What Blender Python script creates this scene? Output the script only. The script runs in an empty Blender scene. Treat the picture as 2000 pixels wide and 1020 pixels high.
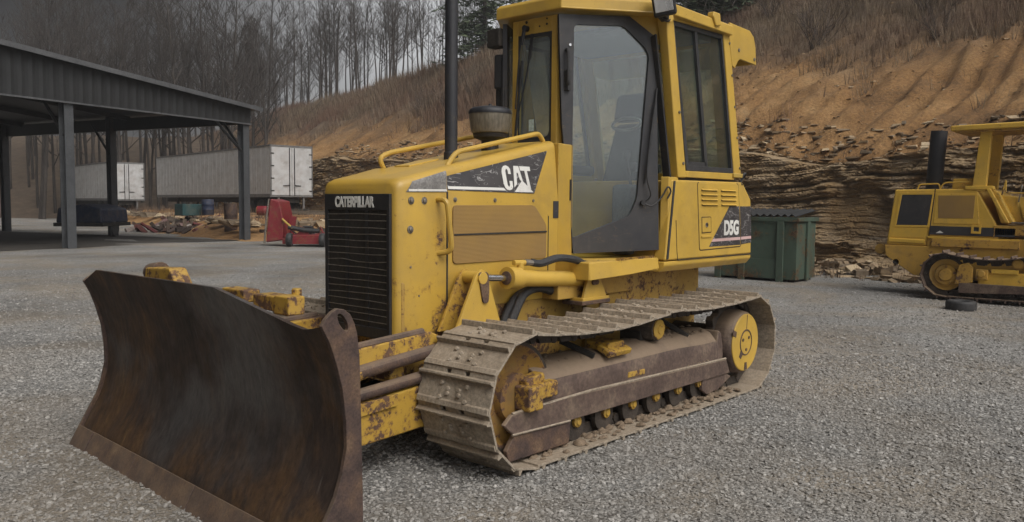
import bpy, bmesh, math, random
import numpy as np
from mathutils import Vector, Matrix, Euler, noise as mnoise
from mathutils.geometry import tessellate_polygon

R = math.radians
S = bpy.context.scene
COL = S.collection

# ------------------------------------------------------------------ camera
cam_d = bpy.data.cameras.new('camera')
cam = bpy.data.objects.new('camera', cam_d)
COL.objects.link(cam)
cam_d.sensor_width = 36.0
cam_d.lens = 1606 / 2000 * 36
cam_d.clip_start = 0.05
cam_d.clip_end = 1500
# right / up / backward axes of a man standing in the yard, eye height 1.40 m
m3 = Matrix(((-0.66170164, -0.04566673, 0.74837523),
             (0.74971799, -0.05174226, 0.65973151),
             (0.00859484, 0.99761580, 0.06847511)))
cam.matrix_world = Matrix.Translation((4.30518, 3.65505, 1.40)) @ m3.to_4x4()
S.camera = cam

# ------------------------------------------------------------------ sky
SUN_EL, SUN_AZ = R(52), R(78)      # azimuth measured from +X towards +Y
W = bpy.data.worlds.new('World')
S.world = W
W.use_nodes = True
wt = W.node_tree
wt.nodes.clear()
def wn(t, **k):
    n = wt.nodes.new(t)
    for a, v in k.items():
        setattr(n, a, v)
    return n
sky = wn('ShaderNodeTexSky', sky_type='NISHITA', sun_disc=False)
sky.sun_elevation = SUN_EL
sky.sun_rotation = math.pi / 2 - SUN_AZ
sky.air_density = 1.0
sky.dust_density = 4.0
hs = wn('ShaderNodeHueSaturation')
hs.inputs['Saturation'].default_value = 0.10
wt.links.new(sky.outputs[0], hs.inputs['Color'])
tc = wn('ShaderNodeTexCoord')
# overcast: soft mottled cloud deck, plus an added falloff darkening the shed-side sky
mp = wn('ShaderNodeMapping')
mp.inputs['Scale'].default_value = (1.6, 1.6, 4.0)
wt.links.new(tc.outputs['Generated'], mp.inputs[0])
cn = wn('ShaderNodeTexNoise')
cn.inputs['Scale'].default_value = 1.7
cn.inputs['Detail'].default_value = 6
wt.links.new(mp.outputs[0], cn.inputs['Vector'])
cr = wn('ShaderNodeMapRange')
cr.inputs['From Min'].default_value = 0.3
cr.inputs['From Max'].default_value = 0.7
cr.inputs['To Min'].default_value = 0.80
cr.inputs['To Max'].default_value = 1.12
wt.links.new(cn.outputs['Fac'], cr.inputs['Value'])
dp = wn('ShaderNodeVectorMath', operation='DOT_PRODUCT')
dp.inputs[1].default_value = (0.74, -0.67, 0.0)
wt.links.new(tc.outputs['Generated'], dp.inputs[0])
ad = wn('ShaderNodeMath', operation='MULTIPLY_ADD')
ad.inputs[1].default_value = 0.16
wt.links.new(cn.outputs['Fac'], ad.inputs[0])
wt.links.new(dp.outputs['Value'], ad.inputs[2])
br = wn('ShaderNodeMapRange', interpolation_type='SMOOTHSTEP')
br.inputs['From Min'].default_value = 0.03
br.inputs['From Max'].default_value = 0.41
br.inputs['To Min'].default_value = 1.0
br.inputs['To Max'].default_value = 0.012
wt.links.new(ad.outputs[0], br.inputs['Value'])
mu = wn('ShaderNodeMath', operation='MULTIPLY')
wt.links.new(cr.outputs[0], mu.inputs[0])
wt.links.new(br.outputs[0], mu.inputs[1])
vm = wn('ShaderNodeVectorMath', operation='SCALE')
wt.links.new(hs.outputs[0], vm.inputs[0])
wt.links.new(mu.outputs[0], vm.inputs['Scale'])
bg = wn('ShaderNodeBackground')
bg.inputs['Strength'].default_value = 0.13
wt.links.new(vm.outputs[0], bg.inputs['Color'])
wo = wn('ShaderNodeOutputWorld')
wt.links.new(bg.outputs[0], wo.inputs['Surface'])

# ------------------------------------------------------------------ sun behind the overcast
sd = bpy.data.lights.new('sun', 'SUN')
sd.energy = 1.25
sd.angle = R(40)
sd.color = (1.0, 0.94, 0.86)
sun = bpy.data.objects.new('sun', sd)
COL.objects.link(sun)
sv = Vector((math.cos(SUN_AZ) * math.cos(SUN_EL), math.sin(SUN_AZ) * math.cos(SUN_EL), math.sin(SUN_EL)))
sun.rotation_euler = sv.to_track_quat('Z', 'Y').to_euler()

S.view_settings.view_transform = 'Standard'
S.view_settings.look = 'None'
S.view_settings.gamma = 1.0
S.view_settings.exposure = 0.32

S.render.engine = 'CYCLES'
S.cycles.use_denoising = True
S.cycles.max_bounces = 6
S.cycles.transparent_max_bounces = 12

rnd = random.Random(7)

# ================================================================== helpers
class MB:
    def __init__(s):
        s.v = []
        s.f = []

    def add(s, vs, fs):
        o = len(s.v)
        s.v.extend([tuple(p) for p in vs])
        s.f.extend([tuple(i + o for i in f) for f in fs])
        return s

    def box(s, c, d, rot=None):
        hx, hy, hz = d[0] / 2, d[1] / 2, d[2] / 2
        ps = [Vector((x, y, z)) for x in (-hx, hx) for y in (-hy, hy) for z in (-hz, hz)]
        if rot is not None:
            M = Euler(rot).to_matrix()
            ps = [M @ p for p in ps]
        c = Vector(c)
        return s.add([p + c for p in ps],
                     [(0, 1, 3, 2), (4, 6, 7, 5), (0, 4, 5, 1), (2, 3, 7, 6), (0, 2, 6, 4), (1, 5, 7, 3)])

    def bx(s, x0, x1, y0, y1, z0, z1):
        return s.box(((x0 + x1) / 2, (y0 + y1) / 2, (z0 + z1) / 2), (abs(x1 - x0), abs(y1 - y0), abs(z1 - z0)))

    def ext(s, pts, vec, holes=()):
        vec = Vector(vec)
        loops = [[Vector(p) for p in pts]] + [[Vector(p) for p in h] for h in holes]
        if holes:
            tris = tessellate_polygon(loops)
            flat = [p for l in loops for p in l]
            n = len(flat)
            s.add(flat + [p + vec for p in flat],
                  [tuple(t) for t in tris] + [tuple(i + n for i in reversed(t)) for t in tris])
            o = len(s.v) - 2 * n
            k = 0
            for l in loops:
                m = len(l)
                for i in range(m):
                    a, b = k + i, k + (i + 1) % m
                    s.f.append((o + a, o + b, o + b + n, o + a + n))
                k += m
        else:
            l = loops[0]
            n = len(l)
            s.add(l + [p + vec for p in l],
                  [tuple(range(n)), tuple(range(2 * n - 1, n - 1, -1))] +
                  [(i, (i + 1) % n, (i + 1) % n + n, i + n) for i in range(n)])
        return s

    def cyl(s, p0, p1, r0, r1=None, n=16):
        return s.tube([p0, p1], [r0, r0 if r1 is None else r1], n)

    def tube(s, path, r, n=8, caps=True):
        P = [Vector(p) for p in path]
        rs = r if isinstance(r, (list, tuple)) else [r] * len(P)
        o = len(s.v)
        prev = None
        for i, p in enumerate(P):
            t = (P[min(i + 1, len(P) - 1)] - P[max(i - 1, 0)]).normalized()
            if prev is None:
                a = Vector((0, 0, 1)) if abs(t.z) < 0.9 else Vector((1, 0, 0))
                u = t.cross(a).normalized()
            else:
                u = (prev - t * prev.dot(t)).normalized()
            prev = u
            w = t.cross(u)
            for k in range(n):
                an = 2 * math.pi * k / n
                s.v.append(tuple(p + (u * math.cos(an) + w * math.sin(an)) * rs[i]))
        for i in range(len(P) - 1):
            for k in range(n):
                a = o + i * n + k
                b = o + i * n + (k + 1) % n
                s.f.append((a, b, b + n, a + n))
        if caps:
            s.f.append(tuple(o + k for k in range(n - 1, -1, -1)))
            e = o + (len(P) - 1) * n
            s.f.append(tuple(e + k for k in range(n)))
        return s

    def lathe(s, prof, org, ax, n=24):
        ax = Vector(ax).normalized()
        a = Vector((0, 0, 1)) if abs(ax.z) < 0.9 else Vector((1, 0, 0))
        u = ax.cross(a).normalized()
        w = ax.cross(u)
        org = Vector(org)
        o = len(s.v)
        for (r, h) in prof:
            for k in range(n):
                an = 2 * math.pi * k / n
                s.v.append(tuple(org + ax * h + (u * math.cos(an) + w * math.sin(an)) * max(r, 0.0005)))
        for i in range(len(prof) - 1):
            for k in range(n):
                A = o + i * n + k
                B = o + i * n + (k + 1) % n
                s.f.append((A, B, B + n, A + n))
        s.f.append(tuple(o + k for k in range(n - 1, -1, -1)))
        e = o + (len(prof) - 1) * n
        s.f.append(tuple(e + k for k in range(n)))
        return s

    def xf(s, M, i0=0):
        for i in range(i0, len(s.v)):
            s.v[i] = tuple(M @ Vector(s.v[i]))
        return s

    def mesh(s, name, mat=None, smooth=35, recalc=True):
        me = bpy.data.meshes.new(name)
        me.from_pydata(s.v, [], s.f)
        if recalc:
            bm = bmesh.new()
            bm.from_mesh(me)
            bmesh.ops.recalc_face_normals(bm, faces=bm.faces[:])
            bm.to_mesh(me)
            bm.free()
        if smooth:
            me.polygons.foreach_set('use_smooth', [True] * len(me.polygons))
            me.set_sharp_from_angle(angle=R(smooth))
        if mat:
            me.materials.append(mat)
        return me


def link(name, me, parent=None, bevel=0.0, seg=2):
    o = bpy.data.objects.new(name, me)
    COL.objects.link(o)
    if parent is not None:
        o.parent = parent
    if bevel:
        b = o.modifiers.new('bevel', 'BEVEL')
        b.width = bevel
        b.segments = seg
        b.limit_method = 'ANGLE'
        b.angle_limit = R(40)
        b.harden_normals = True
    return o


def part(name, mb, mat, parent=None, bevel=0.0, smooth=35, seg=2, label=None):
    o = link(name, mb.mesh(name, mat, smooth), parent, bevel, seg)
    if label:
        o['label'] = label
    return o


def tag(o, label, cat, group=None):
    o['label'] = label
    o['category'] = cat
    if group:
        o['group'] = group
    return o


def thing(name, label, cat, loc=(0, 0, 0), rz=0, group=None):
    o = bpy.data.objects.new(name, None)
    o.empty_display_size = 0.2
    COL.objects.link(o)
    o.location = loc
    o.rotation_euler = (0, 0, rz)
    return tag(o, label, cat, group)


def copy_thing(o, loc, rz, label=None, scale=1.0, group=None):
    c = o.copy()
    COL.objects.link(c)
    c.location = loc
    c.rotation_euler = (0, 0, rz)
    c.scale = (scale, scale, scale)
    if label:
        c['label'] = label
    if group:
        c['group'] = group
    for ch in o.children:
        d = ch.copy()
        COL.objects.link(d)
        d.parent = c
        for g in ch.children:
            e = g.copy()
            COL.objects.link(e)
            e.parent = d
    return c


def npmesh(name, V, F, mat=None, smooth=False):
    """V (n,3) float, F (m,3|4) int"""
    me = bpy.data.meshes.new(name)
    V = np.asarray(V, np.float32)
    F = np.asarray(F, np.int32)
    k = F.shape[1]
    me.vertices.add(len(V))
    me.vertices.foreach_set('co', V.ravel())
    me.loops.add(F.size)
    me.loops.foreach_set('vertex_index', F.ravel())
    me.polygons.add(len(F))
    me.polygons.foreach_set('loop_start', np.arange(0, F.size, k, dtype=np.int32))
    me.polygons.foreach_set('loop_total', np.full(len(F), k, np.int32))
    me.polygons.foreach_set('use_smooth', np.full(len(F), smooth, bool))
    me.update(calc_edges=True)
    if mat:
        me.materials.append(mat)
    return me


def gridfaces(nr, nc):
    i = np.arange(nr - 1)[:, None] * nc + np.arange(nc - 1)[None, :]
    i = i.ravel()
    return np.stack([i, i + 1, i + nc + 1, i + nc], 1)


# value noise in numpy -------------------------------------------------------
def _h(ix, iy, seed):
    n = (ix.astype(np.int64) * 374761393 + iy.astype(np.int64) * 668265263 + seed * 1442695041) & 0xFFFFFFFF
    n = ((n ^ (n >> 13)) * 1274126177) & 0xFFFFFFFF
    n = n ^ (n >> 16)
    return (n & 0xFFFFFF) / float(0xFFFFFF)


def vnoise(x, y, seed=0):
    x0 = np.floor(x); y0 = np.floor(y)
    fx = x - x0; fy = y - y0
    fx = fx * fx * (3 - 2 * fx); fy = fy * fy * (3 - 2 * fy)
    a = _h(x0, y0, seed); b = _h(x0 + 1, y0, seed)
    c = _h(x0, y0 + 1, seed); d = _h(x0 + 1, y0 + 1, seed)
    return (a * (1 - fx) + b * fx) * (1 - fy) + (c * (1 - fx) + d * fx) * fy


def fbm(x, y, seed=0, oct=4):
    s = 0; a = 0.5; t = 0
    for o in range(oct):
        s = s + a * vnoise(x * 2 ** o, y * 2 ** o, seed + o * 17)
        t += a; a *= 0.5
    return s / t


# ================================================================== materials
def newmat(name):
    m = bpy.data.materials.new(name)
    m.use_nodes = True
    nt = m.node_tree
    b = nt.nodes['Principled BSDF']
    return m, nt, b


def ncoord(nt, scale=(1, 1, 1), obj=True):
    t = nt.nodes.new('ShaderNodeTexCoord')
    mp = nt.nodes.new('ShaderNodeMapping')
    mp.inputs['Scale'].default_value = scale
    nt.links.new(t.outputs['Object'], mp.inputs[0])
    return mp.outputs[0]


def nnoise(nt, vec, scale, detail=6, rough=0.55, dist=0.0):
    n = nt.nodes.new('ShaderNodeTexNoise')
    n.inputs['Scale'].default_value = scale
    n.inputs['Detail'].default_value = detail
    n.inputs['Roughness'].default_value = rough
    n.inputs['Distortion'].default_value = dist
    nt.links.new(vec, n.inputs['Vector'])
    return n.outputs['Fac']


def nramp(nt, fac, stops, interp='LINEAR'):
    r = nt.nodes.new('ShaderNodeValToRGB')
    r.color_ramp.interpolation = interp
    el = r.color_ramp.elements
    while len(el) < len(stops):
        el.new(0.5)
    for e, (p, c) in zip(el, stops):
        e.position = p
        e.color = (c[0], c[1], c[2], 1) if isinstance(c, (tuple, list)) else (c, c, c, 1)
    nt.links.new(fac, r.inputs[0])
    return r.outputs[0]


def nmix(nt, fac, a, b, mode='MIX'):
    n = nt.nodes.new('ShaderNodeMix')
    n.data_type = 'RGBA'
    n.blend_type = mode
    for i, v in ((0, fac), (6, a), (7, b)):
        if hasattr(v, 'is_linked') or hasattr(v, 'links'):
            nt.links.new(v, n.inputs[i])
        elif isinstance(v, (int, float)):
            n.inputs[i].default_value = v if i == 0 else (v, v, v, 1)
        else:
            n.inputs[i].default_value = (v[0], v[1], v[2], 1)
    return n.outputs[2]


def nmath(nt, op, a, b=0.0):
    n = nt.nodes.new('ShaderNodeMath')
    n.operation = op
    for i, v in ((0, a), (1, b)):
        if hasattr(v, 'links'):
            nt.links.new(v, n.inputs[i])
        else:
            n.inputs[i].default_value = v
    return n.outputs[0]


def nbump(nt, b, h, strength=0.3, dist=0.01):
    n = nt.nodes.new('ShaderNodeBump')
    n.inputs['Strength'].default_value = strength
    n.inputs['Distance'].default_value = dist
    nt.links.new(h, n.inputs['Height'])
    nt.links.new(n.outputs[0], b.inputs['Normal'])


def paint(name, col, dirt=(0.20, 0.15, 0.09), dirt_amt=0.25, chip=0.0, chip_col=(0.075, 0.042, 0.03), rough=0.42, streak=0.3, chip_scale=7.0, low_rust=0.0):
    m, nt, b = newmat(name)
    v = ncoord(nt)
    vs = ncoord(nt, (1, 1, 0.16))
    fade = nramp(nt, nnoise(nt, v, 1.7, 4), [(0.3, 0.86), (0.7, 1.06)])
    c = nmix(nt, 1.0, col, fade, 'MULTIPLY')
    # dust film and run-off streaks
    d1 = nramp(nt, nnoise(nt, v, 3.1, 8, 0.65), [(0.45, 0.0), (0.8, 1.0)])
    d2 = nramp(nt, nnoise(nt, vs, 22, 5, 0.6), [(0.52, 0.0), (0.78, 1.0)])
    dm = nmath(nt, 'ADD', nmath(nt, 'MULTIPLY', d1, dirt_amt * 1.3), nmath(nt, 'MULTIPLY', nmath(nt, 'MULTIPLY', d2, d1), streak))
    c = nmix(nt, dm, c, dirt)
    # fine scuffs
    vq = ncoord(nt, (1.0, 1.0, 3.0))
    sc_ = nmath(nt, 'MULTIPLY', nramp(nt, nmath(nt, 'ABSOLUTE', nmath(nt, 'SUBTRACT', nnoise(nt, vq, 6, 3, 0.5, 1.2), 0.5)), [(0.0, 1.0), (0.006, 0.0)]), nramp(nt, nnoise(nt, v, 8, 3), [(0.52, 0.0), (0.60, 1.0)]))
    c = nmix(nt, nmath(nt, 'MULTIPLY', sc_, 0.35), c, (0.30, 0.20, 0.07))
    # greasy darker blooms
    gb = nramp(nt, nnoise(nt, v, 2.3, 7, 0.62, 0.6), [(0.56, 0.0), (0.74, 1.0)])
    c = nmix(nt, nmath(nt, 'MULTIPLY', gb, dirt_amt * 0.9), c, (0.10, 0.068, 0.03))
    # specks
    sp = nramp(nt, nnoise(nt, v, 75, 2, 0.5), [(0.70, 0.0), (0.74, 1.0)])
    c = nmix(nt, nmath(nt, 'MULTIPLY', sp, 0.45), c, (0.10, 0.06, 0.03))
    r = None
    if chip != 0:
        low = None
        if low_rust:
            # scrapes and rust runs low on the panel
            pz = nt.nodes.new('ShaderNodeSeparateXYZ')
            nt.links.new(v, pz.inputs[0])
            low = nmath(nt, 'MULTIPLY', nramp(nt, pz.outputs['Z'], [(low_rust - 0.12, 1.0), (low_rust, 0.0)]), nramp(nt, nnoise(nt, vs, 9, 4), [(0.45, 0.0), (0.75, 0.15)]))
        big = nnoise(nt, v, chip_scale, 12, 0.74, 0.2)
        fine = nnoise(nt, v, chip_scale * 5.5, 8, 0.7, 0.2)
        ge = nt.nodes.new('ShaderNodeNewGeometry')
        edge = nramp(nt, ge.outputs['Pointiness'], [(0.515, 0.0), (0.60, 1.0)])
        mixd = nmath(nt, 'ADD', nmath(nt, 'ADD', nmath(nt, 'MULTIPLY', big, 0.62), nmath(nt, 'MULTIPLY', fine, 0.38)), nmath(nt, 'MULTIPLY', edge, 0.10))
        if low is not None:
            mixd = nmath(nt, 'ADD', mixd, low)
        t = 0.665 - 0.20 * chip
        cm = nramp(nt, mixd, [(t, 0.0), (t + 0.022, 1.0)])
        rc = nmix(nt, nramp(nt, nnoise(nt, v, 30, 6), [(0.35, 0.0), (0.65, 1.0)]), chip_col, (0.14, 0.075, 0.045))
        c = nmix(nt, nmath(nt, 'MULTIPLY', nramp(nt, mixd, [(t - 0.045, 0.0), (t, 1.0)]), 0.55), c, (0.22, 0.105, 0.03))
        c = nmix(nt, cm, c, rc)
        r = nmix(nt, cm, rough, 0.85)
        nbump(nt, b, nmath(nt, 'SUBTRACT', nmath(nt, 'MULTIPLY', nnoise(nt, v, 60, 4), 0.25), cm), 0.25, 0.004)
    else:
        nbump(nt, b, nmath(nt, 'ADD', nnoise(nt, v, 3, 3), nmath(nt, 'MULTIPLY', nnoise(nt, v, 60, 3), 0.05)), 0.16, 0.02)
    if r is None:
        r = nramp(nt, nnoise(nt, v, 9, 5), [(0.3, rough - 0.08), (0.7, rough + 0.18)])
    nt.links.new(c, b.inputs['Base Color'])
    nt.links.new(r, b.inputs['Roughness'])
    return m


def speckled(name, stops, scale=6, rough=0.85, bump=0.4, bscale=60, metal=0.0, stretch=(1, 1, 1), bdist=0.006, detail=9, settle=0.0):
    m, nt, b = newmat(name)
    v = ncoord(nt, stretch)
    c = nramp(nt, nnoise(nt, v, scale, detail, 0.65), stops)
    f = nramp(nt, nnoise(nt, v, scale * 14, 3), [(0.35, 0.75), (0.65, 1.2)])
    c = nmix(nt, 1.0, c, f, 'MULTIPLY')
    if settle:
        # dried mud that has settled on ledges and decks
        ge = nt.nodes.new('ShaderNodeNewGeometry')
        sx = nt.nodes.new('ShaderNodeSeparateXYZ')
        nt.links.new(ge.outputs['True Normal'], sx.inputs[0])
        lay = nmath(nt, 'ADD', sx.outputs['Z'], nmath(nt, 'MULTIPLY', nnoise(nt, v, 9, 6), 0.7))
        c = nmix(nt, nmath(nt, 'MULTIPLY', nramp(nt, lay, [(0.55, 0.0), (1.15, 1.0)]), settle), c, (0.26, 0.19, 0.125))
    nt.links.new(c, b.inputs['Base Color'])
    b.inputs['Roughness'].default_value = rough
    b.inputs['Metallic'].default_value = metal
    if bump:
        nbump(nt, b, nnoise(nt, v, bscale, 6, 0.6), bump, bdist)
    return m


YEL = (0.56, 0.355, 0.06)
M = {}
M['yellow'] = paint('yellow_paint', YEL, dirt_amt=0.26, chip=0.0, rough=0.40)
M['yellow_hood'] = paint('hood_yellow_paint', (0.52, 0.325, 0.05), dirt_amt=0.30, chip=-0.10, rough=0.42, chip_scale=5, low_rust=0.95)
M['yellow_dusty'] = paint('dusty_yellow_paint', (0.44, 0.27, 0.055), dirt_amt=0.42, chip=0.30, rough=0.55)
M['yellow_worn'] = paint('worn_yellow_paint', (0.46, 0.28, 0.04), dirt_amt=0.35, chip=0.42, rough=0.6, chip_scale=6)
M['yellow_screen'] = None
M['idler'] = paint('dirty_idler_paint', (0.30, 0.17, 0.03), dirt=(0.09, 0.06, 0.04), dirt_amt=0.75, chip=0.62, rough=0.7, chip_scale=5)
M['yellow_old'] = paint('old_yellow_paint', (0.68, 0.42, 0.06), dirt_amt=0.25, chip=-0.02, rough=0.5, chip_scale=4)
M['yellow_old_dirty'] = paint('old_dirty_yellow_paint', (0.50, 0.29, 0.05), dirt_amt=0.50, chip=0.22, rough=0.6, chip_scale=4)
M['charcoal'] = paint('charcoal_paint', (0.030, 0.030, 0.034), dirt=(0.16, 0.14, 0.12), dirt_amt=0.16, rough=0.5)
M['black'] = paint('black_paint', (0.014, 0.014, 0.016), dirt=(0.12, 0.10, 0.08), dirt_amt=0.10, rough=0.5)
M['stack'] = paint('black_stack_paint', (0.022, 0.023, 0.028), dirt=(0.10, 0.09, 0.08), dirt_amt=0.12, rough=0.45)
M['rubber'] = speckled('black_rubber', [(0.3, (0.018, 0.018, 0.02)), (0.7, (0.045, 0.043, 0.042))], 5, 0.65, 0.15, 40)
M['rust'] = speckled('rusted_steel', [(0.28, (0.028, 0.019, 0.017)), (0.46, (0.07, 0.044, 0.036)), (0.58, (0.11, 0.066, 0.043)), (0.74, (0.19, 0.125, 0.075))], 7, 0.75, 0.3, 50, settle=0.35)
M['shoe'] = speckled('muddy_track_steel', [(0.25, (0.17, 0.135, 0.10)), (0.5, (0.30, 0.25, 0.19)), (0.75, (0.44, 0.38, 0.305))], 5, 0.8, 0.5, 70, settle=0.3)
M['chain'] = speckled('greasy_track_steel', [(0.3, (0.02, 0.016, 0.013)), (0.7, (0.085, 0.065, 0.05))], 7, 0.75, 0.4, 60, settle=0.6)
M['guard'] = speckled('brown_rusted_guard', [(0.25, (0.05, 0.032, 0.027)), (0.5, (0.105, 0.07, 0.055)), (0.78, (0.23, 0.17, 0.12))], 3.2, 0.7, 0.35, 45, settle=0.75)
M['dark'] = speckled('dark_dirty_steel', [(0.3, (0.012, 0.011, 0.010)), (0.7, (0.045, 0.038, 0.03))], 6, 0.85, 0.2, 40)
M['chrome'] = speckled('chrome_rod', [(0.3, (0.55, 0.55, 0.56)), (0.7, (0.7, 0.7, 0.7))], 8, 0.18, 0.0, 40, 1.0)
M['steelbolt'] = speckled('weathered_bolt_steel', [(0.3, (0.14, 0.12, 0.10)), (0.7, (0.30, 0.27, 0.23))], 20, 0.5, 0.2, 80, 0.6)
M['white'] = paint('white_lettering', (0.72, 0.71, 0.67), dirt=(0.35, 0.33, 0.30), dirt_amt=0.25, rough=0.5)
M['pink'] = paint('faded_red_stripe', (0.60, 0.40, 0.38), dirt=(0.45, 0.40, 0.38), dirt_amt=0.3, rough=0.5)
M['seat'] = speckled('dark_seat_fabric', [(0.3, (0.022, 0.023, 0.026)), (0.7, (0.045, 0.046, 0.05))], 12, 0.9, 0.3, 90)
M['interior'] = speckled('grey_cab_plastic', [(0.3, (0.10, 0.105, 0.11)), (0.7, (0.16, 0.165, 0.17))], 6, 0.7, 0.1, 60)
M['wheelgrey'] = speckled('pale_grey_plastic', [(0.3, (0.22, 0.22, 0.22)), (0.7, (0.32, 0.32, 0.31))], 6, 0.6, 0.1, 60)
M['sticker'] = speckled('pale_paper_sticker', [(0.3, (0.45, 0.55, 0.50)), (0.7, (0.55, 0.63, 0.58))], 6, 0.7, 0.0, 60)
M['bowl'] = speckled('smoky_plastic_bowl', [(0.3, (0.11, 0.095, 0.07)), (0.7, (0.19, 0.165, 0.125))], 5, 0.4, 0.05, 60, stretch=(1, 1, 0.3))


def glass(name, tint, refl, dust, dustcol=(0.45, 0.47, 0.48)):
    m = bpy.data.materials.new(name)
    m.use_nodes = True
    nt = m.node_tree
    nt.nodes.clear()
    out = nt.nodes.new('ShaderNodeOutputMaterial')
    tr = nt.nodes.new('ShaderNodeBsdfTransparent')
    tr.inputs[0].default_value = (*tint, 1)
    gl = nt.nodes.new('ShaderNodeBsdfGlossy')
    gl.inputs['Roughness'].default_value = 0.03
    gl.inputs['Color'].default_value = (0.95, 0.97, 1, 1)
    df = nt.nodes.new('ShaderNodeBsdfDiffuse')
    df.inputs[0].default_value = (*dustcol, 1)
    lw = nt.nodes.new('ShaderNodeLayerWeight')
    lw.inputs[0].default_value = 0.5
    f = nmath(nt, 'ADD', nmath(nt, 'MULTIPLY', nmath(nt, 'POWER', lw.outputs['Facing'], 4.0), 0.85), refl)
    m1 = nt.nodes.new('ShaderNodeMixShader')
    nt.links.new(f, m1.inputs[0])
    nt.links.new(tr.outputs[0], m1.inputs[1])
    nt.links.new(gl.outputs[0], m1.inputs[2])
    v = ncoord(nt, (1, 1, 0.35))
    d = nmath(nt, 'MULTIPLY', nramp(nt, nnoise(nt, v, 4, 7, 0.6), [(0.3, 0.5), (0.75, 1.3)]), dust)
    m2 = nt.nodes.new('ShaderNodeMixShader')
    nt.links.new(d, m2.inputs[0])
    nt.links.new(m1.outputs[0], m2.inputs[1])
    nt.links.new(df.outputs[0], m2.inputs[2])
    nt.links.new(m2.outputs[0], out.inputs[0])
    return m


M['glass'] = glass('door_glass', (0.90, 0.96, 0.97), 0.085, 0.022)
M['glass_dark'] = glass('side_window_glass', (0.80, 0.88, 0.84), 0.10, 0.035)
M['glass_front'] = glass('front_window_glass', (0.84, 0.90, 0.88), 0.09, 0.16)
M['lens'] = glass('work_light_lens', (0.8, 0.8, 0.8), 0.25, 0.35, (0.7, 0.7, 0.7))


def screen_mat():
    m, nt, b = newmat('yellow_ribbed_screen')
    v = ncoord(nt)
    sx = nt.nodes.new('ShaderNodeSeparateXYZ')
    nt.links.new(v, sx.inputs[0])
    w = nmath(nt, 'SINE', nmath(nt, 'MULTIPLY', sx.outputs['Z'], 2 * math.pi / 0.0075))
    base = nmix(nt, nramp(nt, nnoise(nt, v, 3, 6), [(0.3, 0.0), (0.75, 1.0)]), (0.36, 0.215, 0.055), (0.27, 0.165, 0.06))
    c = nmix(nt, 1.0, base, nramp(nt, w, [(0.0, 0.78), (0.45, 1.0)]), 'MULTIPLY')
    nt.links.new(c, b.inputs['Base Color'])
    b.inputs['Roughness'].default_value = 0.7
    nbump(nt, b, w, 0.2, 0.003)
    return m


M['yellow_screen'] = screen_mat()


def decal_mat():
    """charcoal decal with scraped pale scratches"""
    m, nt, b = newmat('scratched_black_decal')
    v = ncoord(nt)
    c = nmix(nt, nramp(nt, nnoise(nt, v, 4, 6), [(0.35, 0.0), (0.75, 1.0)]), (0.034, 0.032, 0.035), (0.075, 0.068, 0.066))
    # thin curved scratches: distance to a contour of distorted noise
    for sc, wd, sd_ in ((2.6, 0.0075, 0.0), (5.0, 0.007, 3.7), (8.5, 0.009, 9.1)):
        mp = nt.nodes.new('ShaderNodeMapping')
        mp.inputs['Location'].default_value = (sd_, sd_ * 2, sd_ * 1.3)
        mp.inputs['Rotation'].default_value = (0, 0.5 + sd_, 0)
        mp.inputs['Scale'].default_value = (1.0, 1.0, 2.4)
        nt.links.new(v, mp.inputs[0])
        n = nnoise(nt, mp.outputs[0], sc, 2, 0.4, 1.5)
        lo = nmath(nt, 'ABSOLUTE', nmath(nt, 'SUBTRACT', n, 0.5))
        line = nmath(nt, 'LESS_THAN', lo, wd)
        gate = nmath(nt, 'GREATER_THAN', nnoise(nt, v, 9 + sc, 3), 0.53)
        c = nmix(nt, nmath(nt, 'MULTIPLY', nmath(nt, 'MULTIPLY', line, gate), 0.8), c, (0.36, 0.35, 0.34))
    # scuffed pale patch where the hood is rubbed
    nt.links.new(c, b.inputs['Base Color'])
    b.inputs['Roughness'].default_value = 0.42
    return m


M['decal'] = decal_mat()


def blade_mat():
    m, nt, b = newmat('worn_blade_steel')
    v = ncoord(nt)
    vs = ncoord(nt, (1, 1.3, 0.55))
    base = nramp(nt, nnoise(nt, vs, 2.3, 10, 0.68, 0.6), [(0.28, (0.024, 0.017, 0.014)), (0.45, (0.050, 0.032, 0.023)), (0.57, (0.095, 0.052, 0.024)), (0.72, (0.17, 0.105, 0.042))])
    pol = nramp(nt, nnoise(nt, v, 1.4, 5, 0.5), [(0.52, 0.0), (0.68, 1.0)])
    c = nmix(nt, nmath(nt, 'MULTIPLY', pol, 0.75), base, (0.085, 0.08, 0.078))
    fl = nramp(nt, nnoise(nt, vs, 26, 8, 0.7), [(0.3, 0.55), (0.7, 1.4)])
    c = nmix(nt, 1.0, c, fl, 'MULTIPLY')
    vx = ncoord(nt, (1, 9.0, 0.35))
    scr = nramp(nt, nnoise(nt, vx, 7, 4, 0.6), [(0.64, 0.0), (0.70, 1.0)])
    c = nmix(nt, nmath(nt, 'MULTIPLY', nmath(nt, 'MULTIPLY', scr, nramp(nt, nnoise(nt, v, 3, 4), [(0.45, 0.0), (0.6, 1.0)])), 0.55), c, (0.17, 0.155, 0.14))
    pit = nramp(nt, nnoise(nt, v, 55, 5, 0.7), [(0.60, 0.0), (0.68, 1.0)])
    c = nmix(nt, nmath(nt, 'MULTIPLY', pit, 0.5), c, (0.018, 0.013, 0.011))
    nt.links.new(c, b.inputs['Base Color'])
    b.inputs['Metallic'].default_value = 0.25
    nt.links.new(nramp(nt, pol, [(0.0, 0.72), (1.0, 0.42)]), b.inputs['Roughness'])
    nbump(nt, b, nnoise(nt, vs, 18, 8, 0.65), 0.35, 0.01)
    return m


M['blade'] = blade_mat()


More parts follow.
